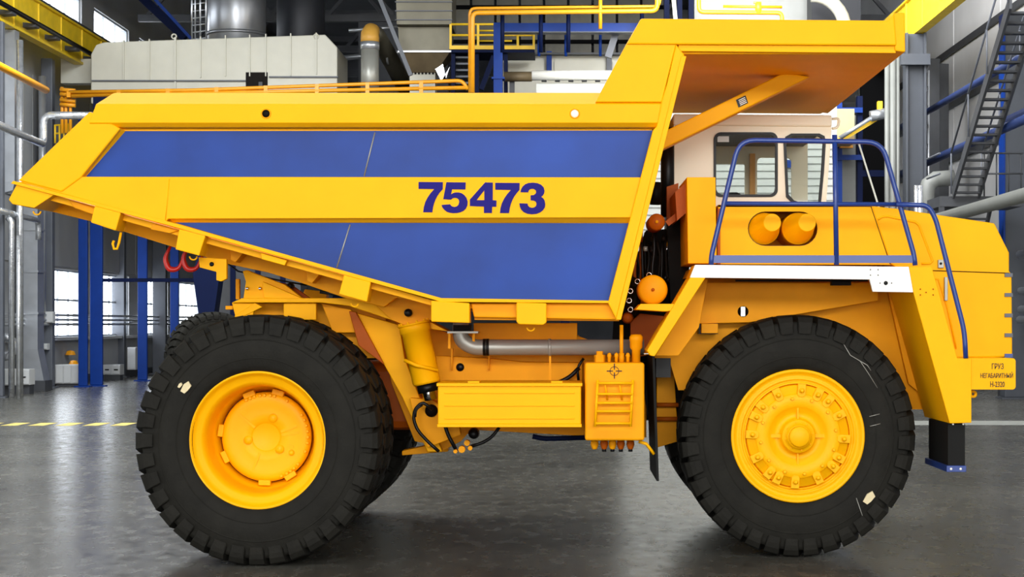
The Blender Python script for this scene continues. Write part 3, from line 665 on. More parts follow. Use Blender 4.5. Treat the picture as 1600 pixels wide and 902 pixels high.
# middle rail running into the tail
part(MB().prism([xz(28,284), xz(96,276), xz(126,276), xz(1005,277), xz(989,340), xz(262,342), xz(258,347)], .012, .12), 'middle_rail', bevel=.006)
part(rail([(338,.012),(347,.085),(347,.1),(338,.1)], lineu(262,338,266,347), lineu(989,338,986,347)), 'middle_rail_lip', bevel=0)
part(MB().tube([Vector((X(264),.010,Z(280))), Vector((X(258),.010,Z(344)))], .004, 6), 'weld_seam', 'yellow', 0)
# floor flange, a thin proud strip
part(MB().prism([(X(u), Z(v)) for u,v in ((22,283),(262,346),(690,466),(955,470),(955,474),(690,472),(262,352),(18,287))], -.02, .10), 'floor_flange', bevel=.003)
# tail box
part(MB().prism([xz(28,284), xz(13,312), xz(19,319), xz(53,325), xz(88,302)], .005, .5), 'tail_plate', bevel=.006)
# keel beams beneath the floor
part(MB().pprism([(84,302), (53,324), (142,346), (270,386), (353,412), (419,426), (470,442), (540,466), (600,480), (640,450), (262,344)], .6, .72), 'floor_keel', 'yellow_in')
part(MB().prism([xz(84,302), xz(53,324), xz(142,346), xz(270,386), xz(353,412), xz(470,442), xz(600,480), xz(610,450), xz(262,354)], 3.55, 3.67), 'floor_keel', 'yellow_in')
part(MB().prism([xz(600,462), xz(690,473), xz(740,474), xz(740,500), xz(968,502), xz(985,440), xz(955,474), xz(690,474)], .12, .16), 'bottom_skirt', 'yellow_in')
part(MB().prism([xz(735,474), xz(960,474), xz(968,500), xz(740,496)], .06, .30), 'bottom_rail', 'yellow_in', bevel=.01)
# front post
part(MB().prism([xz(1056,70), xz(1070,88), xz(1066,90), xz(963,500), xz(950,474), xz(1020,204), xz(1026,198), xz(1033,160), xz(1042,131)], -.03, .12), 'front_post', bevel=.01)
part(MB().prism([xz(1064,89), xz(1072,89), xz(970,500), xz(962,500)], -.05, .3), 'post_flange', bevel=.004)
# canopy
part(MB().prism([xz(1001,30), xz(1056,30), xz(1056,71), xz(1034,160), xz(930,160), xz(978,70)], -.015, .12), 'canopy_riser', bevel=.008)
part(MB().prism([xz(1001,30), xz(1384,33), xz(1396,22), xz(1400,72), xz(979,70)], -.035, .10), 'canopy_side', bevel=.012)
part(MB().prism([xz(1060,70), xz(1400,70), xz(1400,83), xz(1060,80)], .0, .12), 'canopy_side_lip', bevel=.004)
part(MB().prism([xz(1001,30), xz(1384,33), xz(1396,22), xz(1400,83), xz(1060,80)], 3.9, 4.02), 'canopy_side', bevel=.012)
part(MB().prism([xz(1384,34), xz(1396,21), xz(1413,20), xz(1414,82), xz(1398,80), xz(1396,60)], -.02, 4.02), 'canopy_front_lip', bevel=.01)
part(MB().prism([xz(1055,76), xz(1400,78), xz(1400,83), xz(1055,83)], .05, 3.95), 'canopy_floor', 'yellow')
for yy in (1.0, 2.0, 3.0): part(MB().prism([xz(1070,40), xz(1395,40), xz(1395,77), xz(1070,76)], yy, yy+.05), 'canopy_rib', 'yellow', 0)
# canopy strut
Ys = 1.2
sec = lambda u,v,du,dv: [P(u,v,Ys), P(u+du,v+dv,Ys), P(u+du,v+dv,Ys)+Vector((0,.22,0)), P(u,v,Ys)+Vector((0,.22,0))]
strut = part(MB().loft([sec(1030,209,2,26), sec(1226,113,40,7)]), 'canopy_strut', 'yellow', .012)
part(MB().loft([[P(1150,156,Ys-.012),P(1165,149,Ys-.012),P(1169,161,Ys-.012),P(1154,168,Ys-.012)],[P(1150,156,Ys-.002),P(1165,149,Ys-.002),P(1169,161,Ys-.002),P(1154,168,Ys-.002)]]), 'name_plate', 'black', 0, label='small black maker plate with pale lines')
for k in range(4): part(MB().bar(P(1154+k*.9,157.2+k*2.4,Ys-.014), P(1164+k*.9,152.4+k*2.4,Ys-.014), .004, .006), 'plate_line', 'white', 0)
# cleats hanging from the flange
for pts in ([(149,322),(190,333),(182,361),(143,348)], [(281,358),(322,369),(312,400),(275,390)], [(538,430),(580,441),(574,472),(530,460)],
            [(674,470),(734,474),(734,505),(674,503)], [(807,473),(854,474),(854,504),(849,508),(811,507),(807,503)]):
    part(MB().prism([xz(*q) for q in pts], -.025, .22), 'floor_cleat', bevel=.008)
part(MB().prism([xz(407,395), xz(448,407), xz(444,415), xz(408,405)], .02, .3), 'floor_cleat', bevel=.006)
part(MB().prism([xz(102,310), xz(148,326), xz(146,336), xz(112,324)], .07, .5), 'floor_cleat', 'yellow_in', bevel=.006)
part(MB().prism([xz(235,348), xz(275,360), xz(262,364), xz(232,358)], .07, .5), 'floor_cleat', 'yellow_in', bevel=.006)
for u,v in ((52,329),(298,400),(552,474),(829,512)):
    part(MB().tube([Vector((X(u)+.03*math.cos(a), .1, Z(v)+.028*math.sin(a))) for a in [PI+k*PI/8 for k in range(9)]], .007, 6), 'tie_ring', bevel=0)
part(MB().tube([Vector((X(u),.12,Z(v))) for u,v in ((183,362),(180,378),(177,388),(172,388),(170,380),(172,375))], .011, 8), 'hanging_hook', bevel=0)
# red tow hooks below the tail
for u0 in (262, 290):
    hp = arcuv([(u0+6,382),(u0-5,404),(u0+2,422),(u0+17,421),(u0+30,392)], .9, .09); nh = len(hp)
    part(MB().tube(hp, [.012+.013*math.sin(PI*(i/(nh-1))**.9) for i in range(nh)], 10), 'tow_hook', 'red', 0, label='red steel hook')
# vertical ribs under the body
for u,du in ((345,8),(468,8)):
    part(MB().prism([xz(u,FL(u)+6), xz(u+26,FL(u+26)+6), xz(u+du,FL(u)+34), xz(u,FL(u)+30)], .4, .6), 'floor_gusset', 'yellow_in', .004)
# rear hinge plate and pivot eye
part(MB().pprism([(310,402),(354,405),(354,436),(345,440),(338,438),(338,425),(312,418)], .3, .36), 'hinge_plate', 'yellow', .004)
part(MB().lathe([(0,-.01),(.018,-.01),(.018,.0),(0,.0)], P(331,413,.3), 14), 'bolt', 'black', 0)
part(MB().pprism([(600,452),(690,474),(674,500),(640,512),(612,500),(588,478)], .75, .8), 'hoist_bracket', 'yellow_in', .004)
part(MB().lathe([(0,-.04),(.03,-.04),(.034,-.02),(.034,.02),(0,.02)], P(638,489,.73), 20), 'pivot_pin', 'black', 0)
# lettering
def digit(name, loops):
    o = plate(name, [(640+a*.14375, 270+c*.14375) for a,c in loops[0]], [[(640+a*.14375, 270+c*.14375) for a,c in l] for l in loops[1:]], .006, .012, 'num', body, Yref=.006)
    return o
d7 = [(97,100),(362,102),(360,178),(330,212),(303,250),(282,290),(265,335),(254,380),(247,430),(147,430),(154,375),(170,320),(195,270),(228,222),(268,178),(97,175)]
digit('painted_digit', [d7])
digit('painted_digit', [[(400,103),(610,105),(607,182),(462,180),(450,235),(475,220),(500,214),(535,214),(565,222),(595,243),(618,272),(632,315),(628,355),(612,390),(585,415),(550,430),(515,438),(475,440),(435,435),(405,425),(375,402),(355,375),(347,350),(440,342),(448,355),(462,366),(485,372),(510,367),(530,350),(540,318),(534,293),(518,278),(495,272),(472,276),(450,292),(365,288)]])
digit('painted_digit', [[(820,105),(905,107),(903,298),(945,302),(943,370),(898,370),(895,438),(808,438),(808,368),(655,362),(655,292)], [(812,190),(728,298),(812,298)]])
digit('painted_digit', [[(a+834,c+9) for a,c in d7]])
digit('painted_digit', [[(1205,212),(1212,180),(1228,150),(1255,126),(1290,112),(1340,107),(1390,113),(1430,130),(1457,158),(1467,195),(1462,225),(1448,248),(1430,262),(1452,277),(1468,302),(1475,345),(1470,378),(1450,408),(1418,432),(1380,447),(1330,452),(1280,446),(1240,428),(1212,400),(1197,365),(1192,332),(1282,335),(1288,358),(1303,374),(1330,382),(1356,376),(1374,360),(1380,338),(1372,315),(1352,304),(1315,300),(1315,245),(1348,243),(1368,230),(1376,210),(1370,190),(1353,178),(1330,174),(1308,180),(1294,194),(1290,213)]])

# ---------- tyres
def tire_mesh(W=.57, R=1.0, n=36):
    b = MB(); rb = .535
    prof = [(rb,.07),(.56,.035),(.60,.022),(.64,.012),(.70,.002),(.76,.004),(.81,.012),(.86,.022),(.905,.03),(.935,.03),(.945,.07),(.945,W-.07),(.935,W-.03),(.905,W-.014),(.86,W-.006),(.78,W),(.70,W-.004),(.64,W-.012),(.60,W-.022),(.56,W-.035),(rb,W-.07)]
    b.lathe(prof, n=108, close=True)
    # thin moulded rings on the sidewall
    for r,t in ((.655,.008),(.80,.008)): b.lathe([(r-.006,t+.003),(r,t-.006),(r+.006,t+.003)], n=96)
    pitch = 2*PI/n
    for side in (0,1):
        for k in range(n):
            a0 = k*pitch+(pitch*.5 if side else 0)
            secs = []
            # stations across the tread: (y, shift, half width, r_top, r_bottom)
            st = [(-.006,-.02,.31,.90,.845),(.0,-.01,.355,.94,.86),(.022,0,.37,.982,.88),(.055,.03,.375,.996,.90),(.12,.14,.36,R,.93),(.19,.30,.33,R,.93),(.275,.46,.26,R,.93)]
            for (yy,sh,hw,rt,rbm) in st:
                am = a0+sh*pitch; hw2 = hw*pitch; y_ = yy if side == 0 else W-yy
                secs.append([Vector((r*math.cos(a), y_, r*math.sin(a))) for a,r in ((am-hw2*1.05,rbm),(am+hw2*1.05,rbm),(am+hw2,rt),(am-hw2,rt))])
            b.loft(secs)
    bm = bmesh.new(); me = bpy.data.meshes.new('tire'); me.from_pydata(b.v, [], b.f); me.polygons.foreach_set('use_smooth', b.sm)
    bm.from_mesh(me); bmesh.ops.recalc_face_normals(bm, faces=bm.faces); bm.to_mesh(me); bm.free(); me.materials.append(M['tire'])
    return me
TM = tire_mesh()
def add_tire(x, y, name='tire', parent=truck, rot=0., z=1.0, flip=False):
    o = link(name, TM, (x, y, 1.01), parent); o.rotation_euler = (0, rot, 0); o.scale = (.985, 1, 1.01)
    return o
t1 = add_tire(XR_, 0.0); t2 = add_tire(XR_, .66, rot=.05); t3 = add_tire(XR_, 4.1-.57-.66, rot=.1); t4 = add_tire(XR_, 4.1-.57, rot=.02)
t5 = add_tire(XF_, .53, rot=.06); t6 = add_tire(XF_, 3.57-.57, rot=.03)
# chips of pale material stuck on the sidewalls, small wear marks
def chip(u, v, Y, s, par):
    pts = [(u-s*.9,v+s*.7),(u-s*.3,v-s*.5),(u+s*.5,v-s),(u+s,v-s*.2),(u+s*.4,v+s*.6),(u-s*.2,v+s*1.1)]
    MB().pprism(pts, Y-.02, Y+.01).build('stuck_chip', 'chalk', par, label='beige chip stuck on the sidewall')
chip(288, 606, .0, 9, t1); chip(279, 603, .0, 4, t1); chip(1365, 770, .535, 10, t5)
for pts in ([(1310,535),(1322,552),(1338,560),(1352,578),(1368,600)], [(1358,645),(1374,640)], [(1360,660),(1376,655)], [(1345,772),(1362,812)], [(1338,560),(1350,566),(1356,574)]):
    MB().tube([P(u,v,.531) for u,v in pts], .0035, 5).build('scuff_mark', 'steel', t5, label='pale scratch on the black sidewall')
# ---------- rims
def bolt_ring(par, c, r, n, rad, dep, m, a0=0., name='bolt', hexn=6, angs=None):
    first = None
    for k in range(n if angs is None else len(angs)):
        a = a0+2*PI*k/n if angs is None else angs[k]
        p = Vector(c)+Vector((r*math.cos(a), 0, r*math.sin(a)))
        if first is None: first = MB().lathe([(0,-dep),(rad*.8,-dep),(rad,-dep*.7),(rad,0),(0,0)], p, hexn, smooth=False).build(name, m, par, rn=True); fl0 = WL[first.name]-p
        else: dup(first, p+fl0, par)
# front rim: y measured from its outer flange
cF = (XF_, .56, 1.01)
prof = [(.30,.02),(.34,.05),(.40,.075),(.432,.075),(.433,.03),(.438,.015),(.448,.03),(.46,.045),(.468,.02),(.476,.012),(.49,.03),(.515,.028),(.528,.0),(.545,-.008),(.556,.0),(.556,.05),(.54,.10),(.50,.14),(.30,.14)]
rimF = MB().lathe(prof, cF, 96, close=True).build('wheel_rim', 'wheel_yellow', truck)
discF = MB().lathe([(0,-.085),(.085,-.085),(.1,-.075),(.105,-.04),(.13,-.04),(.14,-.03),(.145,.02),(.16,.045),(.20,.03),(.24,.0),(.255,-.012),(.30,-.015),(.345,-.012),(.352,-.004),(.356,.008),(.418,.008),(.424,.02),(.43,.05),(.43,.14),(0,.14)], cF, 72).build('hub_disc', 'wheel_yellow', rimF)
MB().lathe([(0,-.11),(.075,-.11),(.085,-.1),(.088,-.08),(0,-.08)], cF, 40).build('hub_cap', 'wheel_yellow', rimF)
bolt_ring(rimF, (cF[0],cF[1]-.04,cF[2]), .117, 8, .006, .006, 'wheel_yellow', .2)
for a in (.0, PI/2, PI, 3*PI/2):
    ca, sa = math.cos(a), math.sin(a)
    p0 = Vector((cF[0]+.14*ca, cF[1]+.02, cF[2]+.14*sa)); p1 = Vector((cF[0]+.24*ca, cF[1]+.02, cF[2]+.24*sa))
    MB().bar(p0, p1, .014, .03).build('hub_rib', 'wheel_yellow', rimF)
cl = [(495,190),(590,215),(650,250),(710,335),(740,470),(708,578),(672,625),(590,697),(458,728),(355,705),(305,672),(232,580),(210,445),(235,345),(275,290),(358,215)]
first = None
for (cx,cy) in cl:
    a = math.atan2(-(cy-455), (cx-475)); 
    loc = Vector((cF[0]+.385*math.cos(a), cF[1]+.03, cF[2]+.385*math.sin(a)))
    if first is None:
        bb = MB(); hw = .034
        pts = [(-.04,-hw),(.0,-hw*1.0),(.05,-hw),(.05,hw),(0,hw),(-.04,hw),(-.058,.018),(-.058,-.018)]
        vs = [(r,-.05,s) for r,s in pts]; vs2 = [(r,.03,s) for r,s in pts]; n = len(pts)
        bb.add(vs+vs2, [tuple(range(n)), tuple(range(2*n-1,n-1,-1))]+[(i,(i+1)%n,(i+1)%n+n,i+n) for i in range(n)])
        bb.lathe([(0,-.085),(.012,-.085),(.016,-.078),(.016,-.06),(.024,-.06),(.024,-.05),(0,-.05)], (-.005,0,0), 10)
        first = bb.build('rim_clamp', 'wheel_yellow', rimF, bevel=.004, origin=(0,0,0)); first.location = loc-WL[rimF.name]; first.rotation_euler = (0,-a,0)
    else:
        dup(first, loc, rimF, (0,-a,0))
bolt_ring(rimF, (cF[0],cF[1]-.015,cF[2]), .315, 12, .015, .02, 'wheel_yellow', .16)
# rear rim, deep dish
def rear_rim(cx, y0, sgn, full=True):
    c = (cx, y0, 1.0+.01)
    pr = [(.377,.44),(.415,.40),(.425,.30),(.432,.16),(.44,.10),(.455,.075),(.47,.06),(.50,.055),(.525,.03),(.535,.0),(.548,-.008),(.558,.002),(.558,.06),(.54,.12),(.50,.45),(.40,.45)]
    r = MB().lathe([(a,sgn*t) for a,t in pr], c, 96, close=True).build('wheel_rim', 'wheel_yellow', truck)
    dsc = MB().lathe([(a,sgn*t) for a,t in ((0,.405),(.11,.405),(.118,.40),(.122,.392),(.20,.40),(.27,.395),(.30,.39),(.33,.392),(.355,.40),(.37,.42),(.375,.47),(0,.47))], c, 72).build('hub_cover', 'wheel_yellow', r)
    if not full: return r
    cc = (c[0], c[1]+.395, c[2])
    bolt_ring(r, cc, .345, 1, .014, .02, 'wheel_yellow', angs=[math.radians(q) for q in (118,112,106,98,92,84,78,60,32,24,16,8,0,-8,-20,-40,-48,-54,-60,-68)])
    for q0 in (112, 172, 206, 268, 302, 75):
        a = math.radians(q0); rr = .375
        p = Vector((cc[0]+rr*math.cos(a), cc[1]-.01, cc[2]+rr*math.sin(a))); tv = Vector((-math.sin(a),0,math.cos(a)))
        rd = Vector((math.cos(a),0,math.sin(a)))
        q = [p-tv*.05-rd*.02, p+tv*.05-rd*.02, p+tv*.05+rd*.025, p-tv*.05+rd*.025]
        MB().hexa(q, [k+Vector((0,.06,0)) for k in q]).build('cover_clamp', 'wheel_yellow', r, bevel=.006)
    for a0,r0,r1 in ((20,.13,.27),(8,.13,.27),(140,.12,.30),(248,.14,.30),(-20,.20,.24)):
        a = math.radians(a0); d = Vector((math.cos(a),0,math.sin(a)))
        MB().bar(Vector(cc)+d*r0, Vector(cc)+d*r1, .008, .02).build('cover_rib', 'wheel_yellow', r)
    for a0,r0 in ((70,.165),(190,.15),(-42,.15)):
        a = math.radians(a0); p = Vector(cc)+Vector((math.cos(a)*r0,0,math.sin(a)*r0))
        MB().lathe([(0,-.012),(.035,-.012),(.038,.01),(0,.01)], p, 20).build('boss', 'wheel_yellow', r)
        bolt_ring(r, p+Vector((0,-.012,0)), .015, 3, .004, .004, 'wheel_yellow', .3)
    MB().lathe([(0,-.02),(.02,-.02),(.026,.01),(0,.01)], Vector(cc)+Vector((.21,0,-.13)), 16).build('drain_plug', 'wheel_yellow', r)
    return r
rear_rim(XR_, .05, 1); rear_rim(XR_, 4.05, -1, False)
MB().lathe([(.0,-.09),(.10,-.09),(.12,-.03),(.30,-.02),(.36,.02),(.42,.07),(.47,.04),(.50,.04),(.54,.0),(.556,.0),(.54,-.1),(.3,-.14),(0,-.14)], (XF_, 3.52, 1.01), 48).build('wheel_rim', 'wheel_yellow', truck)
MB().lathe([(0,.5),(.36,.5),(.36,3.6),(0,3.6)], (XR_,0,1.0), 32).build('rear_axle', 'brown', truck)
MB().lathe([(0,.75),(.16,.75),(.16,3.3),(0,3.3)], (XF_,0,1.0), 24).build('front_axle', 'dark', truck)

# ---------- frame
Yf = 1.28
def fr(uv, Y0, Y1, name, m='yellow_in', bevel=.006): return MB().pprism(uv, Y0, Y1).build(name, m, truck, bevel=bevel)
fr([(588,486),(640,505),(700,520),(760,520),(900,524),(1000,560),(1010,640),(1010,684),(918,682),(740,672),(700,700),(648,690),(612,600)], Yf, Yf+.1, 'frame_rail')
fr([(700,524),(905,524),(905,600),(700,600)], 2.7, 2.8, 'frame_rail')
fr([(740,505),(902,505),(902,532),(740,532)], 1.0, 1.25, 'cross_box', 'yellow_in')
fr([(680,556),(760,560),(820,566),(910,567),(910,610),(690,610)], 1.12, 1.27, 'frame_stiffener')
for u in (704, 762): fr([(u,545),(u+4,545),(u+2,580)], 1.05, 1.12, 'gusset', bevel=.002)
MB().lathe([(0,-.004),(.035,-.004),(.035,.004),(0,.004)], P(719,574,1.11), 20).build('frame_hole', 'black', truck)
# rear swing arm
arm = fr([(555,489),(624,508),(632,560),(655,620),(691,706),(668,706),(628,620)], .98, 1.12, 'suspension_arm', 'yellow')
fr([(628,705),(700,690),(700,706),(628,712)], 1.3, 1.5, 'tie_bar')
fr([(640,640),(690,625),(740,668),(720,690),(690,706),(668,708)], 1.15, 1.3, 'arm_gusset')
# hump above the rear wheels
fr([(362,473),(378,466),(604,466),(700,518),(640,510),(545,478),(500,473)], .80, 1.3, 'hump_flange', 'yellow')
fr([(362,473),(368,496),(395,496),(398,474)], .85, .9, 'hump_bracket', 'yellow')
fr([(380,474),(600,474),(610,560),(380,560)], 1.12, 1.2, 'hump_web')
fr([(352,478),(364,478),(364,484),(352,484)], .9, 1.0, 'hump_peg')
fr([(443,474),(494,474),(494,500),(443,500)], .86, .92, 'hump_box', 'yellow')
fr([(366,494),(398,473),(410,480),(370,500)], .84, .88, 'hump_gusset', 'yellow')
fr([(502,474),(548,484),(570,520),(520,520)], .95, 1.0, 'hump_gusset')
fr([(545,486),(556,488),(600,570),(560,540)], .9, .96, 'hump_gusset', 'brown')
fr([(379,424),(385,422),(445,445),(475,468),(380,468),(384,440)], .9, 1.0, 'hinge_bracket', 'yellow')
fr([(410,440),(476,468),(450,468),(412,466)], .84, .9, 'hinge_gusset', 'yellow')
fr([(430,440),(455,445),(490,470),(450,470)], 1.2, 1.26, 'hinge_gusset', 'brown')
fr([(368,436),(374,436),(374,468),(368,468)], 1.2, 1.26, 'rear_post_bar')
fr([(476,452),(510,456),(510,466),(470,468)], 3.0, 3.2, 'far_bracket')
for u,v in ((387,451),(407,451)): MB().lathe([(0,-.03),(.012,-.03),(.016,-.01),(.016,0),(0,0)], P(u,v,.9), 12).build('bolt', 'chrome', truck)
MB().lathe([(0,-.03),(.016,-.03),(.026,-.02),(.026,.1),(0,.1)], P(453,447,1.1), 14).build('hinge_pin', 'black', truck)
MB().tube([P(356,412,1.0), P(372,424,1.0), P(430,437,1.0), P(480,446,1.0)], .008, 6).build('cable', 'black', truck)
# dark clutter under the body behind the frame
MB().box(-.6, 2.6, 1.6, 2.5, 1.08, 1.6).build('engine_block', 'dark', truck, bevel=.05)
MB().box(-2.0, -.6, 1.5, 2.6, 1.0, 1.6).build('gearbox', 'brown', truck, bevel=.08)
for k,(u0,u1,v) in enumerate(((500,640,462),(520,640,470),(540,640,478))):
    MB().tube([P(u0,v-6,2.6), P((u0+u1)/2,v+4,2.6), P(u1,v+16,2.6)], .02, 6).build('hydraulic_line', 'bdark' if k%2 else 'black', truck)
# hoist cylinder
a = P(647,508,.75); c = P(667,600,.75); d = (c-a).normalized()
cy = MB().tube([a-d*.0, a+d*.0+d*.02, a+d*.06, a+d*.065, c-d*.02, c], [.132,.132,.132,.12,.118,.108], 32).build('hoist_cylinder', 'yellow', truck)
MB().tube([c, c+d*.07], .09, 28).build('rod_gland', 'black', cy); MB().tube([c+d*.01, c+d*.14], .055, 24).build('piston_rod', 'chrome', cy)
MB().tube([a-d*.015, a+d*.0], .14, 28).build('end_cap', 'yellow', cy)
for k in range(10):
    an = 2*PI*k/10; sx = d.cross(Vector((0,1,0))).normalized(); p = a-d*.012+(sx*math.cos(an)+Vector((0,1,0))*math.sin(an))*.122
    MB().tube([p-d*.02, p+d*.0], .011, 6).build('cap_bolt', 'yellow', cy)
MB().tube([P(632,563,.62), P(650,571,.6), P(684,579,.66)], .016, 8).build('cylinder_strap', 'yellow', cy)
fr([(640,622),(676,625),(715,655),(720,680),(668,700),(650,668)], .86, 1.0, 'cylinder_mount', 'yellow_in')
MB().lathe([(0,-.03),(.05,-.03),(.055,0),(0,0)], P(674,642,.86), 24).build('mount_pin', 'dark', truck)
# hoses
for pts,Y,r in (([(676,640),(660,628),(648,640),(646,655),(652,672),(668,690),(686,706)],.7,.014), ([(660,633),(650,640),(649,652)],.66,.009), ([(695,664),(700,680),(712,702)],.75,.016), ([(780,668),(770,682),(755,692),(735,698)],.8,.014), ([(905,575),(890,590),(868,600)],1.0,.018), ([(912,560),(902,575),(904,595)],1.0,.012)):
    MB().tube(arcuv(pts, Y, .2), r, 8).build('hose', 'black', truck)
MB().lathe([(0,-.06),(.04,-.06),(.05,.06),(0,.06)], P(740,678,1.0), 16).build('brake_valve', 'black', truck)
for u,v,r in ((722,702,.03),(712,705,.018),(735,700,.02),(730,692,.025)): MB().lathe([(0,-.05),(r,-.05),(r,.05),(0,.05)], P(u,v,.8), 8, smooth=False).build('hose_fitting', 'yellow_in', truck)
MB().tube(arcuv([(832,682),(850,686),(915,684)], .9, .1), .022, 10).build('hose', 'bdark', truck, label='dark blue hose under the side box')
# exhaust pipe
MB().tube(arc3([P(720,505,.8), P(719,530,.8), P(738,543,.8), P(1006,543,.8)], .1, 6), .067, 24).build('exhaust_pipe', 'steel', truck)
for u in (757, 762, 859): MB().lathe([(.066,-.012),(.073,-.012),(.073,.012),(.066,.012)], P(u,543,.8), 24, 'X', close=True).build('pipe_clamp', 'black' if u < 800 else 'steel', truck)
MB().pbox(699, 747, 518, 521, .68, .95).build('pipe_flange', 'steel', truck)
for u in (702, 740): MB().pbox(u-2, u+2, 521, 545, .75, .8).build('flange_bracket', 'yellow_in', truck)
MB().pbox(858, 861, 545, 594, .8, .85).build('pipe_hanger', 'yellow_in', truck)
MB().pbox(708, 735, 508, 519, .72, .9).build('pipe_inlet', 'dark', truck)
# side box
sb = MB().pbox(684, 908, 602, 664, .22, .85).build('side_box', 'yellow', truck, bevel=.012)
MB().pbox(682, 910, 599, 604, .2, .9).build('box_lid', 'yellow', sb, bevel=.004)
MB().pbox(683, 909, 663, 668, .2, .9).build('box_base', 'yellow', sb, bevel=.004)
for v in (614, 634, 654): MB().pbox(694, 898, v-1.2, v+1.2, .212, .23).build('pressed_ridge', 'yellow', sb, bevel=.003)
for u in (870, 740): MB().pbox(u-9, u+9, 596, 600, .3, .5).build('box_latch', 'yellow', sb, bevel=.002)
# hydraulic tank with step frame
tk = MB().pbox(914, 1007, 567, 689, .26, 1.1).build('hydraulic_tank', 'yellow_in', truck, bevel=.02, seg=3)
Yl = .2
for u0,u1 in ((934,930),(989,985)): MB().tube([P(u0,594,Yl-.02), P(u1,667,Yl-.02)], .012, 8).build('step_side', 'yellow', tk)
for v,uo in ((599,1),(616,0),(630,0),(643,-1),(662,-2)): MB().tube([P(933+uo,v,Yl-.025), P(988+uo,v,Yl-.025)], .011, 8).build('step_rung', 'yellow', tk)
for u in (945, 968): MB().tube([P(u,598,Yl), P(u+4,625,Yl+.05)], .009, 6).build('step_stay', 'yellow', tk)
for u,v in ((938,571),(958,566)): pass
cr = P(960,580,.255)
for dx,dz in ((1,0),(0,1)):
    for s in (1,-1): MB().prism([(cr.x+s*(.012 if dx else -.004), cr.z+s*(.012 if dz else -.004)), (cr.x+s*(.062*dx+.004*dz), cr.z+s*(.012*dz-.004*dx)), (cr.x+s*(.062*dx+.004*dz), cr.z+s*(.062*dz+.004*dx)), (cr.x+s*(.012*dx-.004*dz), cr.z+s*(.062*dz+.004*dx))], .253, .258).build('target_mark', 'text', tk)
MB().lathe([(.034,-.002),(.038,-.002),(.038,.003),(.034,.003)], cr, 28, close=True).build('target_ring', 'text', tk)
MB().lathe([(0,0),(.045,0),(.045,.06),(0,.06)], P(937,566,.5), 8, 'Z', smooth=False).build('tank_cap', 'yellow_in', tk)
MB().lathe([(0,.06),(.028,.06),(.028,.09),(0,.09)], P(937,566,.5), 8, 'Z', smooth=False).build('tank_cap', 'yellow_in', tk)
MB().tube([P(971,566,.5), P(971,508,.5)], .016, 10).build('breather_pipe', 'yellow_in', tk)
MB().tube([P(971,566,.5), P(971,552,.5)], .024, 10).build('pipe_nut', 'yellow_in', tk)
nk = P(994,568,.5); MB().lathe([(0,0),(.036,0),(.036,.13),(.052,.15),(.052,.20),(.056,.205),(.056,.24),(.04,.26),(0,.26)], nk-Vector((0,0,.02)), 16, 'Z').build('filler_neck', 'yellow_in', tk)
for u in (952, 981, 963): MB().lathe([(0,0),(.014,0),(.014,.04),(.02,.05),(.014,.07),(0,.08)], P(u,566,.45), 10, 'Z').build('fitting', 'yellow_in', tk)
for k,u in enumerate((929, 944, 957, 970, 985)):
    MB().lathe([(0,0),(.03,0),(.034,-.03),(.026,-.055),(.02,-.07),(0,-.07)], P(u,689,.5), 10, 'Z').build('bottom_valve', 'yellow_in' if k in(0,2) else 'brown', tk)
    if k: MB().lathe([(0,-.06),(.018,-.06),(.018,-.09),(0,-.09)], P(u,689,.5), 8, 'Z').build('valve_tip', 'black', tk)
# mud flap behind the front wheel
xf = X(1023,.35)
MB().prism([(xf-.02, Z(553,.35)), (xf+.0, Z(553,.35)), (xf+.035, Z(752,.35)), (xf+.015, Z(752,.35))], .35, 1.45).build('mud_flap', 'blackrub', truck)
MB().tube([P(998,690,.4), P(1010,694,.4), P(1022,710,.4)], .014, 8).build('flap_stay', 'yellow', truck)
MB().tube([P(1006,553,.33), P(1022,553,.33)], .01, 8).build('flap_bolt', 'chrome', truck)
fr([(1026,560),(1052,560),(1060,690),(1026,700)], 1.5, 1.6, 'inner_frame_plate', 'yellow_in')
for v in (633, 655): MB().tube([P(1026,v,1.45), P(1060,v,1.45)], .02, 8).build('cross_tube', 'brown', truck)
MB().pbox(1025, 1048, 560, 590, 1.1, 1.4).build('battery_box', 'black', truck)

# ---------- deck and fenders
Yd = .12
fr([(1086,414),(1420,417),(1427,457),(1364,456),(1359,437),(1078,434)], Yd, Yd+.04, 'deck_trim', 'white', .004)
fr([(1090,416),(1418,418),(1418,432),(1084,430)], Yd+.04, 3.95, 'deck_plate', 'yellow_in', 0)
for u,v in ((1360,421.5),(1372,421.5),(1360,430),(1372,430)): MB().lathe([(0,-.003),(.007,-.003),(.007,0),(0,0)], P(u,v,Yd), 8).build('rivet', 'steel', truck)
lp = MB().pbox(1373, 1396, 436, 448, Yd-.006, Yd+.01).build('lamp_plate', 'white', truck, bevel=.003)
MB().lathe([(0,-.008),(.016,-.008),(.017,0),(0,0)], P(1384,442.5,Yd-.006), 20).build('lamp_hole', 'black', lp)
for u in (1375, 1393): MB().lathe([(0,-.006),(.005,-.006),(.005,0),(0,0)], P(u,442.5,Yd-.006), 8).build('screw', 'black', lp)
# left fender strut
fr([(1078,434),(1102.5,434),(1023,557),(1016,556),(1011,548)], Yd, Yd+.5, 'fender_strut', 'yellow', .006)
fr([(1086,414),(1090,414),(1082,434),(1078,434)], Yd+.04, Yd+.5, 'fender_strut_cap', 'yellow', .002)
fr([(1001,475),(1055,475),(1050,486),(1040,487),(993,484)], .14, .62, 'access_step', 'yellow', .005)
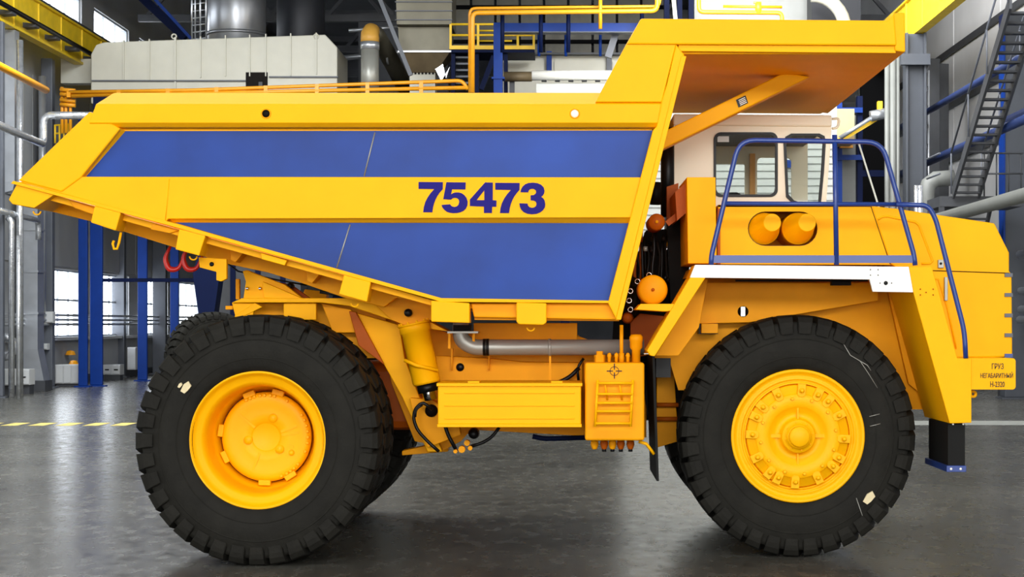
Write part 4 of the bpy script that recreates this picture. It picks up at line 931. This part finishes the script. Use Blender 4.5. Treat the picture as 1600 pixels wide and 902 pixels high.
# wheel-well lining
fr([(1092,434),(1422,434),(1446,640),(1400,640),(1390,610),(1060,610),(1045,560),(1012,560)], 1.18, 1.24, 'wheel_well_plate', 'yellow_in', 0)
fr([(1024,556),(1100,436),(1106,436),(1092,512),(1060,556)], .62, .66, 'fender_gusset', 'yellow_in', .003)
pp = fr([(1087,442),(1372,442),(1372,470),(1170,504),(1087,506)], .98, 1.0, 'well_cover_plate', 'yellow_in', .004)
for u,v in ((1093,465),(1092,498),(1091,504)): MB().lathe([(0,-.012),(.008,-.012),(.01,0),(0,0)], P(u,v,.98), 8).build('bolt', 'brown', pp)
MB().lathe([(0,-.006),(.045,-.006),(.047,0),(0,0)], P(1161,487,.98), 20).build('cover_hole', 'dark', pp)
MB().pbox(1158, 1164, 480, 494, .95, .97).build('latch_clip', 'chrome', pp)
MB().pbox(1092, 1122, 505, 522, 1.0, 1.17).build('dark_gap', 'black', truck)
MB().pbox(1096, 1122, 506, 521, .92, 1.0).build('well_block', 'yellow_in', truck, bevel=.004)
MB().pbox(1150, 1356, 437, 440, .5, .56).build('under_deck_pipe', 'dark', truck)
MB().pbox(1300, 1330, 438, 446, .5, .6).build('under_deck_bracket', 'dark', truck)
# right fender leg
leg = fr([(1420,417),(1456,417),(1496,560),(1518,560),(1518,661),(1484,662),(1427,457)], Yd+.005, 1.1, 'fender_leg', 'yellow', .006)
for u,v in ((1438,452),(1458,452),(1438,461),(1458,461),(1447,457)): MB().lathe([(0,-.004),(.006,-.004),(.006,0),(0,0)], P(u,v,Yd), 8).build('rivet', 'brown', leg)
fr([(1384,440),(1432,470),(1444,620),(1420,600)], 1.1, 1.16, 'leg_lining', 'yellow_in', 0)
fr([(1412,600),(1428,596),(1430,622),(1424,630),(1416,622)], 1.3, 1.4, 'tow_lug', 'yellow', .003)
sp = fr([(1481,662),(1508,662),(1508,730),(1481,731)], .18, .92, 'hanging_step', 'blackrub', .004)
MB().pbox(1479, 1510, 728, 738, .14, .98).build('step_foot', 'rail_blue', sp, bevel=.004)
for u in (1486, 1501): MB().lathe([(0,-.004),(.01,-.004),(.01,0),(0,0)], P(u,733,.14), 10).build('step_bolt', 'white', sp)
for u in (1489, 1505): MB().lathe([(0,-.004),(.008,-.004),(.008,0),(0,0)], P(u,663,.17), 10).build('step_bolt', 'white', sp)
# bumper
bp = plate('bumper', rounded(1490,1587,560,609,5), [], .14, 3.9, 'yellow', truck, bevel=.01)
letters('bumper_lettering', 'ГРУЗ', 1559, 572.5, .136, .095, .047, 'text', bp)
letters('bumper_lettering', 'НЕГАБАРИТНЫЙ', 1557.5, 586, .136, .262, .05, 'text', bp, .006)
letters('bumper_lettering', 'Н-2320', 1558.5, 600.5, .136, .115, .046, 'text', bp)
MB().lathe([(.012,-.02),(.032,-.02),(.032,.02),(.012,.02)], P(1520,616,.3), 16, close=True).build('tow_eye', 'yellow', bp)
# hood
Yh = .75
hood = fr([(1362,322),(1400,326),(1554,349),(1577,395),(1577,425),(1581,428),(1582,558),(1476,560),(1440,440),(1392,413)], Yh, 3.1, 'engine_hood', 'yellow', .012)
MB().tube([P(1457,423,Yh-.003), P(1577,427,Yh-.003)], .004, 6).build('hood_seam', 'dark', hood)
MB().tube([P(u,v,Yh-.004) for u,v in ((1372,343),(1378,339),(1386,338),(1430,347),(1436,352),(1457,408),(1453,412),(1440,412))], .010, 6).build('pressed_ridge', 'yellow', hood)
MB().tube([P(u,v,Yh-.004) for u,v in ((1459,436),(1466,436),(1480,480),(1494,545))], .008, 6).build('pressed_ridge', 'yellow', hood)
for k,v in enumerate((430,461,493,524,556)): MB().pbox(1570, 1582.5, v-3, v+3, Yh-.012, Yh+.3).build('grille_slat', 'grey' if k < 4 else 'rail_blue', hood)
MB().pbox(1466, 1475, 406, 419, Yh-.03, Yh).build('hood_latch', 'steel', hood, bevel=.004)
MB().lathe([(0,-.01),(.01,-.01),(.01,0),(0,0)], P(1470,412,Yh-.03), 12).build('latch_knob', 'black', hood)
MB().pbox(1476, 1481, 433, 470, Yh-.03, Yh).build('hood_handle', 'steel', hood, bevel=.003)
# air cleaner housing
oval = [(1196+27.5*math.cos(a), 357.5+27*math.sin(a)) for a in [PI/2+k*PI/12 for k in range(13)]]+[(1250+27.5*math.cos(a), 357.5+27*math.sin(a)) for a in [-PI/2+k*PI/12 for k in range(13)]]
hs = plate('air_cleaner_housing', [(1122,320),(1362,322),(1392,414),(1126,413)], [oval], Yh, Yh+.03, 'yellow', truck)
MB().box(X(1124,Yh), X(1392,Yh), Yh+.6, Yh+.62, Z(414,Yh), Z(322,Yh)).build('housing_back', 'yellow_in', hs)
MB().box(X(1122,Yh), X(1362,Yh), Yh, 2.2, Z(323.5,Yh), Z(320.5,Yh)).build('housing_top', 'yellow', hs)
MB().tube([P(u,v,Yh+.015) for u,v in oval+oval[:1]], .006, 6, cap=False).build('hole_trim', 'text', hs)
MB().tube([P(1361,323,Yh-.002), P(1391,413,Yh-.002)], .003, 6).build('housing_seam', 'dark', hs)
MB().pbox(1121, 1125.5, 326, 413, Yh-.02, Yh).build('housing_gap', 'brown', hs)
for u in (1194, 1248):
    cc = P(u, 357, Yh)
    ring = lambda c0, r, y: [Vector((c0.x+r*math.cos(2*PI*k/40), y, c0.z+r*math.sin(2*PI*k/40))) for k in range(40)]
    MB().loft([ring(cc,.136,Yh+.5), ring(cc,.136,Yh+.05), ring(cc,.132,Yh+.03)], True).build('air_cleaner', 'yellow', hs)
    c2 = cc+Vector((.05,0,.04))
    MB().loft([ring(cc,.13,Yh+.03), ring(c2,.075,Yh-.14), ring(c2,.07,Yh-.145)], False).build('air_cleaner_snout', 'yellow', hs)
# shift the snouts a little up and right as in the photograph: cap discs
# tall box left of the housing
tb = MB().pprism([(1073,277),(1118,277),(1120,412),(1075,412)], .62, 1.6).build('side_cabinet', 'yellow', truck, bevel=.006)
MB().pprism([(1055,300),(1075,283),(1075,330),(1058,345)], .8, 1.6).build('cabinet_bracket', 'brown', truck)
MB().pprism([(1042,292),(1060,286),(1060,340),(1042,350)], 1.7, 1.8).build('cabinet_backplate', 'brown', truck)
MB().bar(P(1042,350,1.0), P(1074,325,1.0), .05).build('cabinet_brace', 'brown', truck)
# cylinders, air tanks behind the body post
MB().lathe([(0,-.02),(.10,-.018),(.122,.0),(.125,.03),(.125,.8),(0,.8)], P(1020,453,.6), 40).build('air_tank', 'brown' if False else 'yellow_in', truck)
MB().lathe([(0,-.035),(.014,-.035),(.014,0),(0,0)], P(1020,453,.6), 10).build('tank_plug', 'brown', truck)
MB().lathe([(0,-.02),(.064,-.018),(.072,.0),(.072,.45),(0,.45)], P(1026,347,1.0), 32).build('air_tank', 'brown', truck)
MB().lathe([(0,-.035),(.014,-.035),(.014,0),(0,0)], P(1026,347,1.0), 10).build('tank_plug', 'yellow_in', truck)
MB().tube([P(1043,200,1.9), P(1043,340,1.9)], .062, 20).build('exhaust_stack', 'black', truck)
MB().tube([P(1025,285,1.7), P(1024,320,1.7)], .05, 14).build('receiver', 'dark', truck)
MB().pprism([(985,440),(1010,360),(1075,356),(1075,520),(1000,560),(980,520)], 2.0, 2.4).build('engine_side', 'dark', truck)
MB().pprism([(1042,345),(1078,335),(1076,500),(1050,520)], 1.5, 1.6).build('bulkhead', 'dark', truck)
random.seed(3)
for k in range(16):
    u = 994+k*3.2; v = 362+random.random()*20; yy = 1.2+random.random()*.6
    pts = [(u+random.uniform(-3,3), v+i*26+random.uniform(-3,3)) for i in range(4)]
    MB().tube(arcuv(pts, yy, .1), random.choice((.008,.012,.016)), 6).build('hose', random.choice(('black','black','dark','brown','chrome' if k%5==0 else 'black')), truck)
for k in range(12):
    MB().lathe([(0,-.02),(.02,-.02),(.02,.02),(0,.02)], P(988+random.random()*60, 370+random.random()*75, 1.25), 8, random.choice('XYZ')).build('fitting', random.choice(('black','steel','dark')), truck)
MB().tube([P(985,440,.9), P(1000,448,.9), P(992,470,.9), P(984,490,.9)], .05, 12).build('corrugated_hose', 'dark', truck)
for k,(u,v) in enumerate(((985,455),(983,470),(985,484),(996,440),(1014,430))): MB().lathe([(.016,-.01),(.024,-.01),(.024,.01),(.016,.01)], P(u,v,.75), 14, close=True).build('hose_clamp', 'chrome', truck)
fr([(985,504),(1000,490),(1045,495),(1010,556),(985,560)], 1.25, 1.3, 'front_bracket', 'brown')
MB().lathe([(0,-.02),(.03,-.02),(.05,.02),(0,.02)], P(981,497,.8), 14).build('bracket_eye', 'brown', truck)

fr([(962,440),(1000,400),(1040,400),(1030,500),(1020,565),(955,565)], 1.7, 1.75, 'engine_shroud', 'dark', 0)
# ---------- cab
Yc, Yc2 = 2.2, 3.8
W1 = rounded(1115,1215,207,308,11); W2 = [(1224,224),(1227,214),(1236,209),(1280,209),(1288,213),(1290,222),(1287,270),(1282,322),(1250,322),(1238,318),(1228,308)]
cab = plate('cab', [(1053,194),(1299,197),(1288,330),(1288,345),(1053,345)], [W1, W2], Yc, Yc+.05, 'cabwhite', truck)
MB().pprism([(1052,178),(1300,180),(1300,198),(1052,196)], Yc-.02, Yc2+.05).build('cab_roof', 'cabwhite', cab, bevel=.015)
# far wall with its own windows (sizes as seen through the near ones)
fw = plate('cab_far_wall', [(1050,215),(1262,215),(1262,330),(1050,330)], [rounded(1112,1164,256,322,2), rounded(1183,1237,246,322,8)], Yc2, Yc2+.05, 'cabwhite', cab)
MB().pbox(1172, 1180, 240, 325, Yc2-.08, Yc2-.02).build('door_post', 'ypipe', cab)
MB().pprism([(1053,196),(1060,196),(1060,345),(1053,345)], Yc+.05, Yc2).build('cab_rear_wall', 'dgrey', cab)
def wpillar(u0, u1):
    a = P(u0,200,Yc+.06); b2 = P(u0-10,335,Yc+.06); a2 = Vector((a.x,Yc2,a.z)); 
    return MB().hexa([Vector((a.x,Yc+.05,a.z)),Vector((a.x+.05,Yc+.05,a.z)),Vector((b2.x+.05,Yc+.05,b2.z)),Vector((b2.x,Yc+.05,b2.z))],[Vector((a.x,Yc+.15,a.z)),Vector((a.x+.05,Yc+.15,a.z)),Vector((b2.x+.05,Yc+.15,b2.z)),Vector((b2.x,Yc+.15,b2.z))])
wpillar(1291,0).build('windscreen_pillar', 'cabwhite', cab)
MB().pbox(1240, 1290, 200, 216, Yc2-.1, Yc2+.03).build('windscreen_header', 'cabwhite', cab)
MB().pprism([(1060,198),(1290,200),(1290,203),(1060,202)], Yc+.06, Yc2-.02).build('roof_lining', 'dgrey', cab)
for nm,loop in (('window_seal',W1),('window_seal',W2)):
    cxm = sum(q[0] for q in loop)/len(loop); cym = sum(q[1] for q in loop)/len(loop)
    inner = [(cxm+(u-cxm)*(.925 if nm=='window_seal' and loop is W1 else .87), cym+(v-cym)*.925) for u,v in loop]
    plate('window_seal', loop, [inner], Yc-.02, Yc+.03, 'black', cab, Yref=Yc)
    plate('window_pane', loop, [], Yc+.005, Yc+.012, 'glass', cab, Yref=Yc)
MB().pbox(1121, 1139, 213, 222, Yc-.004, Yc+.004).build('window_sticker', 'corr', cab)
MB().tube(arcuv([(1300,186),(1310,185),(1311,192),(1308,200),(1300,201)], Yc+.1, .03), .012, 8).build('grab_handle', 'cabwhite', cab)
fr([(1140,318),(1290,318),(1290,330),(1140,330)], 2.1, 2.18, 'cab_sill', 'yellow')
MB().lathe([(0,0),(.16,0),(.16,.04),(0,.04)], P(1160,325,3.0), 16, 'Z').build('seat_base', 'black', truck)
MB().pbox(1130, 1160, 300, 345, 2.9, 3.3).build('cab_seat', 'black', cab, bevel=.05)

# ---------- railings
Yg = .16
rg = MB().tube(arcuv([(1111,414),(1112,398),(1155,219),(1378,222),(1428,398),(1430,415)], Yg, .13), .021, 12).build('guard_rail', 'rail_blue', truck)
MB().tube([P(1131,318,Yg), P(1405,319.5,Yg)], .018, 10).build('mid_rail', 'rail_blue', rg)
MB().tube([P(1304,211,Yg), P(1307,414,Yg)], .021, 10).build('rail_post', 'rail_blue', rg)
MB().pbox(1112, 1430, 399, 411, Yg-.01, Yg+.01).build('toe_board', 'rail_blue', rg)
MB().tube(arcuv([(1400,319.5),(1450,321),(1462,342),(1507,518),(1509,560)], Yg-.03, .1), .021, 12).build('hand_rail', 'rail_blue', truck)

# ---------- things that need the builders above
o = link('loose_tire', TM, P(326,520,30)*1, None, label='dark big tyre standing behind the rear wheel at left', cat='tyre'); x,y = XY(338, 41)
o.location = (x, y, 1.11); o.scale = (1.11,1.11,1.11); o.rotation_euler = (0,0,.5)
c = XY(345, 52); t = thing('dark_test_machine', (c[0], c[1], 0), 'dark machine with blue posts seen between tail bracket and rear wheel', 'machine')
MB().box(c[0]-.5, c[0]+2.4, c[1], c[1]+1.2, 0, 3.9).build('housing', 'dgrey', t)
for q in range(4): MB().box(c[0]-.45+q*.75, c[0]-.3+q*.75, c[1]-.1, c[1], 0, 4.1).build('post', 'bdark', t)
MB().box(-5.9, -4.9, 40, 41, 0, 2.6).build('white_crate', 'corr', label='pale crate glimpsed in the gap above the rear wheel', cat='crate')
